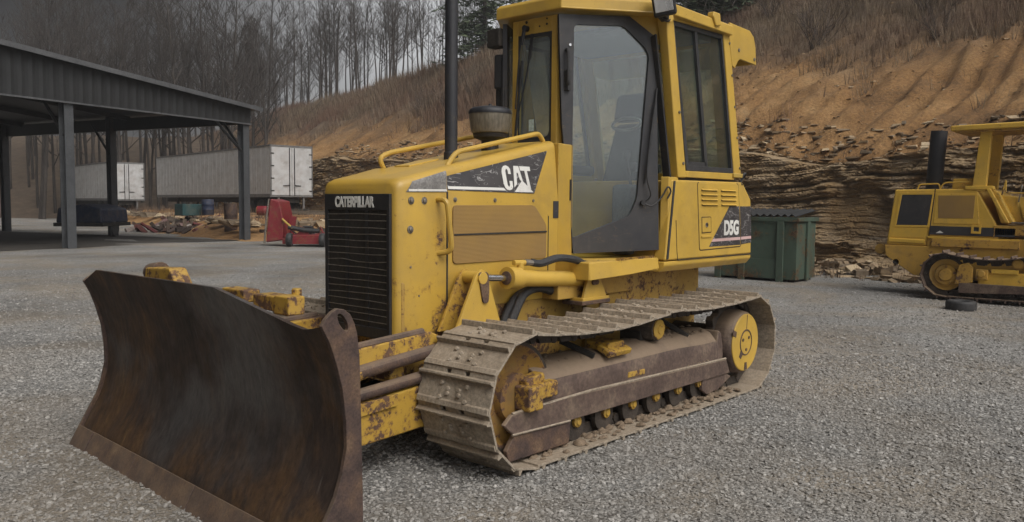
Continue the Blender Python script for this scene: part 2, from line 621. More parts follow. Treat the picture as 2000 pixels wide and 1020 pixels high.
def gravel_mat():
    m, nt, b = newmat('crushed_stone_gravel')
    v = ncoord(nt)
    wob = nnoise(nt, v, 60, 2)
    cs = None
    vo = nt.nodes.new('ShaderNodeTexVoronoi')
    vo.inputs['Scale'].default_value = 64
    nt.links.new(v, vo.inputs['Vector'])
    vo2 = nt.nodes.new('ShaderNodeTexVoronoi')
    vo2.inputs['Scale'].default_value = 140
    nt.links.new(v, vo2.inputs['Vector'])
    sx = nt.nodes.new('ShaderNodeSeparateColor')
    nt.links.new(vo.outputs['Color'], sx.inputs[0])
    st = nramp(nt, sx.outputs[0], [(0.0, (0.21, 0.202, 0.19)), (0.5, (0.325, 0.315, 0.296)), (0.85, (0.415, 0.403, 0.382)), (1.0, (0.53, 0.515, 0.49))])
    ed = nramp(nt, vo.outputs['Distance'], [(0.25, 1.0), (0.62, 0.55)])
    c = nmix(nt, 1.0, st, ed, 'MULTIPLY')
    fines = nramp(nt, nnoise(nt, v, 0.55, 6, 0.6, 0.4), [(0.45, 0.0), (0.60, 1.0)])
    c = nmix(nt, nmath(nt, 'MULTIPLY', fines, 0.62), c, (0.25, 0.205, 0.15))
    damp = nramp(nt, nnoise(nt, v, 0.33, 5, 0.55), [(0.30, 0.58), (0.46, 0.90), (0.56, 1.05), (0.70, 1.35)])
    c = nmix(nt, 1.0, c, damp, 'MULTIPLY')
    sp = nramp(nt, nnoise(nt, v, 9.0, 4, 0.7), [(0.25, 0.75), (0.75, 1.25)])
    c = nmix(nt, 1.0, c, sp, 'MULTIPLY')
    nt.links.new(c, b.inputs['Base Color'])
    b.inputs['Roughness'].default_value = 0.9
    h = nmath(nt, 'ADD', nmath(nt, 'MULTIPLY', vo.outputs['Distance'], -1.0), nmath(nt, 'MULTIPLY', vo2.outputs['Distance'], -0.35))
    h = nmath(nt, 'ADD', h, nmath(nt, 'MULTIPLY', nnoise(nt, v, 2.2, 5), 2.0))
    # cleat prints pressed into the yard along the way the machine came
    px = nt.nodes.new('ShaderNodeSeparateXYZ')
    nt.links.new(v, px.inputs[0])
    lane = nmath(nt, 'ABSOLUTE', nmath(nt, 'SUBTRACT', nmath(nt, 'ABSOLUTE', px.outputs['Y']), 0.776))
    lm = nramp(nt, nmath(nt, 'ADD', lane, nmath(nt, 'MULTIPLY', nnoise(nt, v, 5, 4), 0.16)), [(0.30, 1.0), (0.40, 0.0)])
    fx = nmath(nt, 'MULTIPLY', nramp(nt, nmath(nt, 'MULTIPLY', nmath(nt, 'ADD', px.outputs['X'], 8.5), 0.2), [(0.0, 0.0), (0.9, 1.0)]), nmath(nt, 'LESS_THAN', px.outputs['X'], -1.2))
    cl = nmath(nt, 'SINE', nmath(nt, 'MULTIPLY', nmath(nt, 'ADD', px.outputs['X'], nmath(nt, 'MULTIPLY', nnoise(nt, v, 3, 3), 0.08)), 2 * math.pi / 0.19))
    h = nmath(nt, 'ADD', h, nmath(nt, 'MULTIPLY', nmath(nt, 'MULTIPLY', cl, nmath(nt, 'MULTIPLY', lm, fx)), 0.75))
    nbump(nt, b, h, 0.9, 0.016)
    return m


M['gravel'] = gravel_mat()


def island_mat(name, stops, rough=0.9, bump=0.3, bscale=90, mixn=None):
    m, nt, b = newmat(name)
    g = nt.nodes.new('ShaderNodeNewGeometry')
    c = nramp(nt, g.outputs['Random Per Island'], stops)
    v = ncoord(nt)
    c = nmix(nt, 1.0, c, nramp(nt, nnoise(nt, v, bscale * 0.6, 4), [(0.3, 0.75), (0.7, 1.2)]), 'MULTIPLY')
    if mixn:
        c = nmix(nt, nramp(nt, nnoise(nt, v, mixn[0], 5), [(0.4, 0.0), (0.65, mixn[2])]), c, mixn[1])
    nt.links.new(c, b.inputs['Base Color'])
    b.inputs['Roughness'].default_value = rough
    if bump:
        nbump(nt, b, nnoise(nt, v, bscale, 4), bump, 0.004)
    return m


M['stone'] = island_mat('loose_gravel_stone', [(0.0, (0.16, 0.154, 0.145)), (0.4, (0.245, 0.237, 0.223)), (0.85, (0.32, 0.31, 0.293)), (1.0, (0.42, 0.407, 0.385))], mixn=(0.55, (0.235, 0.20, 0.16), 0.4))
M['clod'] = island_mat('hillside_stone_chips', [(0.0, (0.22, 0.135, 0.065)), (0.5, (0.33, 0.21, 0.11)), (0.85, (0.42, 0.30, 0.18)), (1.0, (0.52, 0.43, 0.30))], bscale=25)
M['slab'] = island_mat('broken_shale_slab', [(0.0, (0.13, 0.10, 0.068)), (0.45, (0.24, 0.175, 0.108)), (0.8, (0.33, 0.24, 0.145)), (1.0, (0.44, 0.35, 0.23))], bscale=25)


def rock_mat():
    m, nt, b = newmat('layered_shale_rock')
    v = ncoord(nt)
    vs = ncoord(nt, (0.8, 0.8, 6.5))
    st = nramp(nt, nnoise(nt, vs, 1.6, 9, 0.75, 0.05), [(0.28, (0.15, 0.115, 0.078)), (0.45, (0.33, 0.24, 0.145)), (0.58, (0.44, 0.315, 0.18)), (0.75, (0.55, 0.39, 0.21))])
    och = nramp(nt, nnoise(nt, v, 0.8, 6, 0.65, 0.5), [(0.46, 0.0), (0.60, 1.0)])
    c = nmix(nt, nmath(nt, 'MULTIPLY', och, 0.75), st, (0.27, 0.165, 0.065))
    gr = nramp(nt, nnoise(nt, vs, 0.9, 4), [(0.58, 0.0), (0.70, 1.0)])
    c = nmix(nt, nmath(nt, 'MULTIPLY', gr, 0.6), c, (0.19, 0.175, 0.15))
    c = nmix(nt, 1.0, c, nramp(nt, nnoise(nt, v, 30, 5), [(0.3, 0.7), (0.7, 1.2)]), 'MULTIPLY')
    nt.links.new(c, b.inputs['Base Color'])
    b.inputs['Roughness'].default_value = 0.9
    nbump(nt, b, nmath(nt, 'ADD', nnoise(nt, vs, 9, 10, 0.75), nmath(nt, 'MULTIPLY', nnoise(nt, v, 14, 8, 0.7), 0.8)), 0.9, 0.07)
    return m


M['rock'] = rock_mat()


def soil_mat():
    m, nt, b = newmat('orange_brown_hillside_soil')
    v = ncoord(nt)
    c = nramp(nt, nnoise(nt, v, 0.5, 9, 0.65, 0.3), [(0.28, (0.14, 0.078, 0.034)), (0.46, (0.33, 0.178, 0.066)), (0.58, (0.41, 0.235, 0.095)), (0.75, (0.48, 0.32, 0.16))])
    ston = nt.nodes.new('ShaderNodeTexVoronoi')
    ston.inputs['Scale'].default_value = 9
    nt.links.new(v, ston.inputs['Vector'])
    sm = nmath(nt, 'MULTIPLY', nramp(nt, ston.outputs['Distance'], [(0.12, 1.0), (0.2, 0.0)]), nramp(nt, nnoise(nt, v, 1.1, 4), [(0.45, 0.0), (0.6, 1.0)]))
    c = nmix(nt, nmath(nt, 'MULTIPLY', sm, 0.7), c, (0.36, 0.27, 0.17))
    c = nmix(nt, 1.0, c, nramp(nt, nnoise(nt, v, 12, 8, 0.75), [(0.28, 0.45), (0.72, 1.35)]), 'MULTIPLY')
    # leaf litter and dead grass take over on the flatter upper bank (height of the ground itself)
    sx = nt.nodes.new('ShaderNodeSeparateXYZ')
    nt.links.new(v, sx.inputs[0])
    hz = nmath(nt, 'ADD', sx.outputs['Z'], nmath(nt, 'MULTIPLY', nnoise(nt, v, 0.35, 6, 0.6), 5.0))
    up = nramp(nt, nmath(nt, 'MULTIPLY', hz, 0.1), [(0.74, 0.0), (0.98, 1.0)])
    litter = nramp(nt, nnoise(nt, v, 1.3, 9, 0.7), [(0.3, (0.085, 0.06, 0.042)), (0.55, (0.155, 0.108, 0.07)), (0.75, (0.21, 0.155, 0.10))])
    c = nmix(nt, up, c, litter)
    nt.links.new(c, b.inputs['Base Color'])
    b.inputs['Roughness'].default_value = 0.95
    nbump(nt, b, nmath(nt, 'ADD', nnoise(nt, v, 7, 10, 0.78), nmath(nt, 'MULTIPLY', sm, 0.5)), 1.0, 0.10)
    return m


M['soil'] = soil_mat()
def litter_mat():
    m, nt, b = newmat('dark_leaf_litter')
    v = ncoord(nt)
    c = nramp(nt, nnoise(nt, v, 1.3, 9, 0.7), [(0.3, (0.05, 0.036, 0.026)), (0.55, (0.095, 0.068, 0.045)), (0.75, (0.15, 0.11, 0.072))])
    nt.links.new(c, b.inputs['Base Color'])
    b.inputs['Roughness'].default_value = 0.95
    nbump(nt, b, nnoise(nt, v, 5, 8, 0.7), 0.6, 0.06)
    return m


M['litter'] = litter_mat()
M['deadgrass'] = island_mat('dead_brown_grass', [(0.0, (0.10, 0.07, 0.048)), (0.4, (0.17, 0.122, 0.08)), (0.75, (0.24, 0.18, 0.115)), (1.0, (0.32, 0.255, 0.17))], bump=0, mixn=(0.22, (0.16, 0.082, 0.055), 0.75))
M['twig'] = island_mat('grey_brown_twigs', [(0.0, (0.05, 0.038, 0.03)), (1.0, (0.13, 0.10, 0.08))], bump=0)
M['bark'] = speckled('grey_bark', [(0.3, (0.026, 0.021, 0.018)), (0.7, (0.075, 0.063, 0.054))], 5, 0.95, 0.5, 20, stretch=(1, 1, 0.3), bdist=0.03)
M['needle'] = island_mat('dark_pine_needles', [(0.0, (0.035, 0.055, 0.03)), (0.6, (0.07, 0.095, 0.052)), (1.0, (0.12, 0.145, 0.085))], bump=0)
M['green'] = paint('green_dumpster_paint', (0.075, 0.11, 0.082), dirt=(0.035, 0.033, 0.024), dirt_amt=0.9, chip=0.16, chip_col=(0.03, 0.025, 0.018), rough=0.55, streak=0.8, chip_scale=3.0)
M['green_side'] = M['green']
M['lid'] = speckled('black_plastic_lid', [(0.3, (0.008, 0.008, 0.009)), (0.7, (0.018, 0.018, 0.018))], 4, 0.75, 0.1, 40)
M['trailer'] = paint('white_trailer_panel', (0.52, 0.52, 0.515), dirt=(0.30, 0.24, 0.21), dirt_amt=0.4, rough=0.5, streak=0.4)
M['trailer_trim'] = speckled('dull_trailer_metal', [(0.3, (0.10, 0.098, 0.095)), (0.7, (0.20, 0.195, 0.19))], 4, 0.6, 0.1, 30)
M['redpaint'] = paint('red_implement_paint', (0.19, 0.013, 0.022), dirt=(0.12, 0.08, 0.06), dirt_amt=0.35, chip=0.2, rough=0.5)
M['shedmetal'] = speckled('dark_shed_metal', [(0.3, (0.010, 0.0105, 0.011)), (0.7, (0.018, 0.0185, 0.019))], 2, 0.6, 0.0)
M['shedlight'] = speckled('grey_galvanised_flashing', [(0.3, (0.06, 0.062, 0.065)), (0.7, (0.10, 0.102, 0.105))], 2, 0.5, 0.0)
M['postmetal'] = speckled('grey_steel_post', [(0.3, (0.045, 0.048, 0.052)), (0.7, (0.075, 0.078, 0.083))], 3, 0.6, 0.1, 30)
M['teal'] = paint('teal_plastic', (0.012, 0.06, 0.065), dirt_amt=0.3, rough=0.6)
M['blue'] = paint('blue_plastic', (0.012, 0.022, 0.055), dirt_amt=0.3, rough=0.6)
M['gold'] = paint('yellow_tank_paint', (0.45, 0.30, 0.05), dirt_amt=0.3, rough=0.6)
M['wood'] = speckled('weathered_board', [(0.3, (0.07, 0.055, 0.04)), (0.7, (0.16, 0.13, 0.095))], 3, 0.9, 0.3, 20)
# ================================================================== the setting
def structure(o):
    o['kind'] = 'structure'
    return o

def stuff(o):
    o['kind'] = 'stuff'
    return o

# yard: one sheet to the horizon, finer near the machines so that ruts can roll a little
def ground_z(x, y):
    r = np.hypot(x, y)
    near = 1 - np.clip((r - 3.0) / 4.0, 0, 1)
    return (fbm(x * 0.35, y * 0.35, 3, 3) - 0.5) * 0.05 * np.clip((r - 2.6) / 4.0, 0, 1) + 0.034 * near * near * (3 - 2 * near)

ax = np.concatenate([[-400, -150, -60, -35], np.arange(-22, 12.01, 0.25), [20, 45, 120, 400]])
ay = np.concatenate([[-400, -150, -90, -60, -45, -35], np.arange(-26, 10.01, 0.25), [20, 45, 120, 400]])
gx, gy = np.meshgrid(ax, ay)
V = np.stack([gx.ravel(), gy.ravel(), ground_z(gx, gy).ravel()], 1)
structure(link('gravel_yard', npmesh('gravel_yard', V, gridfaces(len(ay), len(ax)), M['gravel'], True)))

# loose stones near where the photographer stands
def scatter_stones(n, seed, dmin, dmax, r0, r1):
    rg = np.random.default_rng(seed)
    d = np.sqrt(rg.uniform(dmin ** 2, dmax ** 2, n)) if dmin < 5 else dmin + (dmax - dmin) * rg.beta(1.3, 2.6, n)
    u = rg.uniform(-0.70, 0.70, n) * d
    px = 4.30518 - 0.75 * d - 0.662 * u
    py = 3.65505 - 0.6613 * d + 0.75 * u
    r = r0 + (r1 - r0) * rg.random(n) ** 2
    g = (1 + 5 ** 0.5) / 2
    iv = np.array([(-1, g, 0), (1, g, 0), (-1, -g, 0), (1, -g, 0), (0, -1, g), (0, 1, g), (0, -1, -g), (0, 1, -g), (g, 0, -1), (g, 0, 1), (-g, 0, -1), (-g, 0, 1)]) / 1.9
    fi = np.array([(0, 11, 5), (0, 5, 1), (0, 1, 7), (0, 7, 10), (0, 10, 11), (1, 5, 9), (5, 11, 4), (11, 10, 2), (10, 7, 6), (7, 1, 8), (3, 9, 4), (3, 4, 2), (3, 2, 6), (3, 6, 8), (3, 8, 9), (4, 9, 5), (2, 4, 11), (6, 2, 10), (8, 6, 7), (9, 8, 1)])
    P = iv[None] * (1 + 0.28 * rg.standard_normal((n, 12, 1)))
    P = P * np.stack([rg.uniform(0.8, 1.35, n), rg.uniform(0.6, 1.0, n), rg.uniform(0.38, 0.7, n)], 1)[:, None, :]
    a = rg.uniform(0, 6.28, n); b = rg.normal(0, 0.35, n)
    x, y, z = P[..., 0], P[..., 1], P[..., 2]
    y, z = y * np.cos(b)[:, None] - z * np.sin(b)[:, None], y * np.sin(b)[:, None] + z * np.cos(b)[:, None]
    x, y = x * np.cos(a)[:, None] - y * np.sin(a)[:, None], x * np.sin(a)[:, None] + y * np.cos(a)[:, None]
    P = np.stack([x, y, z], 2) * r[:, None, None]
    zz = ground_z(px, py) + r * 0.18
    P = P + np.stack([px, py, zz], 1)[:, None, :]
    F = fi[None] + (np.arange(n) * 12)[:, None, None]
    return P.reshape(-1, 3), F.reshape(-1, 3)

V1, F1 = scatter_stones(62000, 1, 3.2, 7.5, 0.005, 0.0155)
V2, F2 = scatter_stones(42000, 2, 6.0, 19.0, 0.006, 0.018)
V = np.concatenate([V1, V2]); F = np.concatenate([F1, F2 + len(V1)])
stuff(link('gravel', npmesh('gravel', V, F, M['stone'])))

# ---- the cut hillside: base line runs from right of the second machine away behind the trailers
B0 = np.array([-12.6, 1.5]); HE = np.array([-0.2672, -0.9636]); HN = np.array([-0.9636, 0.2672])

def rock_h(t):
    return 2.45 + np.clip((t - 8) / 30, 0, 1) * 1.2 + (vnoise(t * 0.35, t * 0 + 3.3, 5) - 0.5) * 0.7

def crest_s(t):
    return 11.8 + (vnoise(t * 0.12, t * 0 + 1.7, 9) - 0.5) * 2.5

def hill_z(t, s):
    h = rock_h(t)
    sc = crest_s(t)
    z = h + 0.66 * (np.minimum(s, sc) - 1.2) + 0.11 * np.maximum(s - sc, 0)
    # erosion rills running straight down the bank
    w = np.clip((s - 0.8) / 1.5, 0, 1) * np.clip((9.0 - s) / 3.0, 0, 1)
    ph = t * 1.45 + (vnoise(t * 0.4, s * 0.25, 21) - 0.5) * 2.6
    rid = np.abs(((ph + 0.35 * vnoise(t * 2.0, s * 0.6, 4)) % 1.0) - 0.5) * 2
    z = z + w * (rid - 0.5) * 0.26 * (0.4 + vnoise(t * 0.5, s * 0.3, 31))
    z = z + (fbm(t * 0.5, s * 0.5, 12, 4) - 0.5) * 0.8 * np.clip(s / 4, 0.15, 1)
    z = z + (fbm(t * 2.6, s * 2.6, 15, 4) - 0.5) * 0.26
    return z

tt = np.concatenate([np.arange(-14, 26, 0.16), np.arange(26, 60, 0.4), np.arange(60, 190, 1.2)])
ss = np.concatenate([np.arange(1.38, 10, 0.16), np.arange(10, 20, 0.5), np.arange(20, 91, 5)])
T, SS = np.meshgrid(tt, ss)
Z = hill_z(T, SS)
Z[0] -= 0.55
Z[1] -= 0.12
XY = B0[None, None] + HE * T[..., None] + HN * SS[..., None]
V = np.concatenate([XY, Z[..., None]], 2).reshape(-1, 3)
structure(link('hillside', npmesh('hillside', V, gridfaces(len(ss), len(tt)), M['soil'], True)))

def strata(t, z):
    """outward push of the shale beds: thin courses, faulted and cracked into blocks of uneven length"""
    out = np.zeros_like(t)
    wob = (fbm(t * 0.45, t * 0 + 0.5, 8, 3) - 0.5) * 0.45
    f1 = np.floor(t / 1.7 + 0.6 * vnoise(t * 0 + 2.2, z * 1.1, 77))
    dip = z + 0.03 * t + wob + (_h(f1, f1 * 0 + 3, 5) - 0.5) * 0.16 + (_h(f1, f1 * 0 + 4, 6) - 0.5) * 0.05 * (t - f1 * 1.7)
    for th, amp, ln, sd in ((0.36, 0.21, 1.25, 1), (0.135, 0.15, 0.55, 2), (0.058, 0.075, 0.26, 3)):
        k = np.floor(dip / th)
        f = dip / th - k
        u = t / (ln * (0.6 + 0.9 * _h(k, k * 0 + 2, sd + 11))) + _h(k, k * 0 + 7, sd) * 9 + (f - 0.5) * 0.25
        c = np.floor(u)
        fu = u - c
        r = _h(k, c, sd + 40) ** 1.4
        prof = np.clip(f / 0.10, 0, 1) * np.clip((1 - f) / 0.22, 0.25, 1)
        crack = np.clip(np.minimum(fu, 1 - fu) / 0.06, 0.35, 1)
        out = out + amp * (0.15 + r) * prof * crack * (0.45 + 0.8 * vnoise(t * 0.7, z * 1.2, sd + 90))
    return out

tt = np.concatenate([np.arange(-10, 17, 0.045), np.arange(17, 40, 0.12), np.arange(40, 110, 0.5)])
vv = np.linspace(0, 1, 130)
T, VV = np.meshgrid(tt, vv)
zt = rock_h(T) + 0.35
Zr = -0.15 + VV * (zt + 0.15)
bulge = (fbm(T * 0.3, VV * 2.5, 33, 4) - 0.5) * 0.8
sm = np.clip((fbm(T * 0.45 + 3, Zr * 0.9, 71, 3) - 0.52) / 0.12, 0, 1)      # weathered smooth patches
so = 0.42 + 0.80 * VV ** 1.1 - strata(T, Zr) * (1 - 0.75 * sm) - bulge * (1 - VV * 0.6) + 0.45 * (VV > 0.97)
# little shelf and tail of talus at the foot
so = so - np.clip((0.22 - VV) / 0.22, 0, 1) ** 1.5 * 0.55
XY = B0[None, None] + HE * T[..., None] + HN * so[..., None]
V = np.concatenate([XY, Zr[..., None]], 2).reshape(-1, 3)
structure(link('rock_face', npmesh('rock_face', V, gridfaces(len(vv), len(tt)), M['rock'], False)))

# raised earth bank in front of the trailers
tt = np.arange(22, 110, 0.5); ss = np.arange(-16, 1.6, 0.3)
T, SS = np.meshgrid(tt, ss)
edge = -6.5 - 3.0 * vnoise(T * 0.1, T * 0, 6)
Zb = np.clip((SS - edge) / 2.2, 0, 1) * 0.75 * np.clip((T - 22) / 6, 0, 1) + (fbm(T * 0.8, SS * 0.8, 44, 4) - 0.5) * 0.5 * np.clip((SS - edge + 1.2) / 1.5, 0, 1) - 0.06
XY = B0[None, None] + HE * T[..., None] + HN * SS[..., None]
V = np.concatenate([XY, Zb[..., None]], 2).reshape(-1, 3)
structure(link('earth_bank', npmesh('earth_bank', V, gridfaces(len(ss), len(tt)), M['soil'], True)))

# broken slabs of shale at the foot of the face, over its lip and down the bank
def slabs(seed, n, tr, sr, size, zf, flat=(0.16, 0.42)):
    rg = np.random.default_rng(seed)
    t = tr[0] + (tr[1] - tr[0]) * rg.random(n) ** 1.3
    s = sr[0] + (sr[1] - sr[0]) * rg.random(n)
    r = size[0] + (size[1] - size[0]) * rg.random(n) ** 3
    c = np.array([(x, y, z) for x in (-1, 1) for y in (-1, 1) for z in (-1, 1)], float)
    P = c[None] * (1 + 0.22 * rg.standard_normal((n, 8, 3)))
    P = P * np.stack([rg.uniform(0.7, 1.6, n), rg.uniform(0.5, 1.0, n), rg.uniform(flat[0], flat[1], n)], 1)[:, None]
    a = rg.uniform(0, 6.28, n); b = rg.normal(0, 0.30, n)
    x, y, z = P[..., 0], P[..., 1], P[..., 2]
    y, z = y * np.cos(b)[:, None] - z * np.sin(b)[:, None], y * np.sin(b)[:, None] + z * np.cos(b)[:, None]
    x, y = x * np.cos(a)[:, None] - y * np.sin(a)[:, None], x * np.sin(a)[:, None] + y * np.cos(a)[:, None]
    P = np.stack([x, y, z], 2) * (r * 0.5)[:, None, None]
    xy = B0[None] + HE * t[:, None] + HN * s[:, None]
    P = P + np.concatenate([xy, (zf(t, s) + r * 0.07)[:, None]], 1)[:, None]
    q = np.array([(0, 1, 3, 2), (4, 6, 7, 5), (0, 4, 5, 1), (2, 3, 7, 6), (0, 2, 6, 4), (1, 5, 7, 3)])
    F = q[None] + (np.arange(n) * 8)[:, None, None]
    return P.reshape(-1, 3), F.reshape(-1, 4)

def join_np(parts):
    vs, fs, o = [], [], 0
    for v, f in parts:
        vs.append(v); fs.append(f + o); o += len(v)
    return np.concatenate(vs), np.concatenate(fs)

flatz = lambda t, s: 0.0 * t + 0.02
V, F = join_np([
    slabs(5, 3200, (-8, 26), (-1.3, 0.2), (0.03, 0.32), lambda t, s: np.clip((s + 1.2) / 1.4, 0, 1) * 0.22),
    slabs(6, 3800, (-8, 40), (1.1, 2.8), (0.03, 0.24), hill_z, (0.12, 0.3)),
    slabs(8, 700, (24, 60), (-7.5, 0.3), (0.1, 0.7), lambda t, s: 0.55 + 0 * t),
])
stuff(link('shale_rubble', npmesh('shale_rubble', V, F, M['slab'])))

V, F = slabs(7, 5000, (-8, 45), (1.6, 9.5), (0.015, 0.10), lambda t, s: hill_z(t, s) - 0.006)
stuff(link('hillside_stones', npmesh('hillside_stones', V, F, M['clod'])))

# dead grass and briars on the upper bank and the crest
def grass_tufts(seed, n, tr, sr, h, zf, blades=7, spread=0.16, wide=0.018, keep=None, tp=1.0):
    rg = np.random.default_rng(seed)
    t = tr[0] + (tr[1] - tr[0]) * rg.random(n) ** tp
    s = sr[0] + (sr[1] - sr[0]) * rg.random(n)
    if keep is not None:
        k = keep(t, s, rg)
        t, s = t[k], s[k]
        n = len(t)
    xy = B0[None] + HE * t[:, None] + HN * s[:, None]
    z = zf(t, s)
    hh = (h[0] + (h[1] - h[0]) * rg.random((n, blades))) * (0.6 + 0.8 * vnoise(t * 0.6, s * 0.6, 90))[:, None]
    ba = rg.uniform(0, 6.28, (n, blades)); br_ = rg.random((n, blades)) * spread
    bx_ = xy[:, 0:1] + np.cos(ba) * br_; by_ = xy[:, 1:2] + np.sin(ba) * br_
    ln = rg.uniform(0.1, 0.55, (n, blades)) * hh
    tx = bx_ + np.cos(ba) * ln; ty = by_ + np.sin(ba) * ln
    wa = rg.uniform(0, 6.28, (n, blades)); w = wide * (0.6 + rg.random((n, blades)))
    p0 = np.stack([bx_ - np.cos(wa) * w, by_ - np.sin(wa) * w, np.broadcast_to(z[:, None] - 0.05, bx_.shape)], 2)
    p1 = np.stack([bx_ + np.cos(wa) * w, by_ + np.sin(wa) * w, np.broadcast_to(z[:, None] - 0.05, bx_.shape)], 2)
    p2 = np.stack([tx, ty, z[:, None] + hh], 2)
    P = np.stack([p0, p1, p2], 2).reshape(-1, 3)
    return P, np.arange(len(P)).reshape(-1, 3)

def upper(t, s, rg):
    g = fbm(t * 0.35, s * 0.35, 52, 3)
    return rg.random(len(t)) < np.clip((s - 5.0 + (g - 0.5) * 7) / 2.5, 0.015, 1)

V, F = join_np([
    grass_tufts(11, 30000, (-9, 34), (1.5, 15), (0.10, 0.50), hill_z, 9, 0.28, 0.007, upper),
    grass_tufts(12, 17000, (30, 125), (3.5, 17), (0.2, 0.9), hill_z, 9, 0.45, 0.014, upper, 1.5),
    grass_tufts(13, 420, (-8, 24), (-1.7, 0.0), (0.15, 0.45), flatz, 8, 0.16, 0.006),
    grass_tufts(14, 900, (26, 70), (-7.0, 0.5), (0.2, 0.7), lambda t, s: 0.5 + 0 * t, 7, 0.25, 0.012),
])
stuff(link('dead_grass', npmesh('dead_grass', V, F, M['deadgrass'])))

# ---- bare hardwoods on the crest
def branch_tree(seed, H, spread=0.34, crown0=0.32, nb=26, levels=3, r0=None, lean=0.05):
    rg = random.Random(seed)
    trunk, crown = MB(), MB()
    r0 = r0 or H * 0.0078
    pts, rr = [], []
    x = y = 0.0
    dx, dy = rg.uniform(-lean, lean), rg.uniform(-lean, lean)
    n = 9
    for i in range(n + 1):
        f = i / n
        pts.append(Vector((x, y, f * H)))
        rr.append(max(r0 * (1 - f) ** 0.8 + 0.006, 0.012))
        dx += rg.uniform(-0.05, 0.05); dy += rg.uniform(-0.05, 0.05)
        x += dx * H / n; y += dy * H / n
    trunk.tube([pts[0] - Vector((0, 0, 0.6))] + pts, [r0 * 1.25] + rr, 7)

    def at(f):
        i = min(int(f * n), n - 1)
        g = f * n - i
        return pts[i].lerp(pts[i + 1], g), rr[i] * (1 - g) + rr[i + 1] * g

    def grow(p, d, L, r, lev):
        k = 4 if lev == levels else 3
        path, rad = [p], [r]
        q, dd = p.copy(), d.copy()
        for i in range(k):
            dd = (dd + Vector((rg.uniform(-.22, .22), rg.uniform(-.22, .22), rg.uniform(-0.03, .24)))).normalized()
            q = q + dd * (L / k)
            path.append(q.copy())
            rad.append(max(r * (1 - (i + 1) / k * 0.8), 0.007))
        crown.tube(path, rad, 4 if lev >= 2 else 3, caps=False)
        if lev <= 1:
            return
        m = rg.randint(4, 6) if lev == levels else rg.randint(3, 5)
        for j in range(m):
            f = rg.uniform(0.25, 1.0)
            i = min(int(f * k), k - 1)
            b = path[i].lerp(path[i + 1], f * k - i)
            sd = Vector((rg.gauss(0, 1), rg.gauss(0, 1), rg.uniform(-0.1, 0.9))).normalized()
            nd = (dd * 0.75 + sd * 0.75).normalized()
            grow(b, nd, L * rg.uniform(0.4, 0.62), max(rad[i] * 0.6, 0.007), lev - 1)

    for j in range(nb):
        f = crown0 + (1 - crown0) * (j + rg.random()) / nb * 0.97
        p, r = at(f)
        a = rg.uniform(0, 6.28)
        up_ = rg.uniform(0.55, 1.3)
        d = Vector((math.cos(a), math.sin(a), up_)).normalized()
        L = H * spread * (1.05 - f * 0.75) * rg.uniform(0.6, 1.2)
        grow(p, d, L, r * 0.55, levels)
    return trunk.mesh('trunk', M['bark'], 60), crown.mesh('crown', M['bark'], 60, recalc=False)

def hill_pt(t, s, dz=-0.1):
    z = float(hill_z(np.array([t]), np.array([s]))[0])
    p = B0 + HE * t + HN * s
    return (float(p[0]), float(p[1]), z + dz)

protos = []
for i, (H, sp, c0, nb) in enumerate([(11, .30, .34, 20), (12.5, .26, .42, 20), (10, .34, .25, 18), (13.5, .24, .46, 20), (9, .30, .30, 16), (11.5, .28, .38, 18)]):
    protos.append((H, branch_tree(100 + i, H, sp, c0, nb)))

TREE_LAB = 'bare grey hardwood tree in the leafless wood on the hill crest'
def place_tree(t, s, H, k, rz):
    h0, (tm, cm) = protos[k]
    o = thing('bare_tree', TREE_LAB, 'tree', hill_pt(t, s), rz, 'bare hardwoods along the hill crest')
    sc = H / h0
    o.scale = (sc, sc, sc)
    link('trunk', tm, o)
    link('crown', cm, o)

rt_ = random.Random(21)
for i in range(120):
    f = i / 119
    t = 41 + 95 * f ** 1.15 + rt_.uniform(-1.2, 1.2)
    s = 11.5 + rt_.random() ** 1.3 * 17
    H = (5.0 + 9.0 * min(1, max(0, (t - 41) / 36))) * rt_.uniform(0.78, 1.15)
    place_tree(t, s, H, rt_.randrange(6), rt_.uniform(0, 6.28))

def lone_tree(t, s, H, k, rz, lab):
    h0, (tm, cm) = protos[k]
    o = thing('bare_tree', lab, 'tree', hill_pt(t, s), rz)
    o.scale = (H / h0,) * 3
    link('trunk', tm, o)
    link('crown', cm, o)

lone_tree(35.5, 14.0, 9.5, 0, 0.6, 'bare dark tree whose trunk rises just left of the front edge of the cab roof')
lone_tree(33.0, 19.0, 10.0, 2, 2.0, 'bare tree with its upper limbs showing over the cab roof visor')
lone_tree(22.5, 14.5, 8.5, 1, 1.1, 'bare tree in the gap between the work light and the evergreens above the cab')

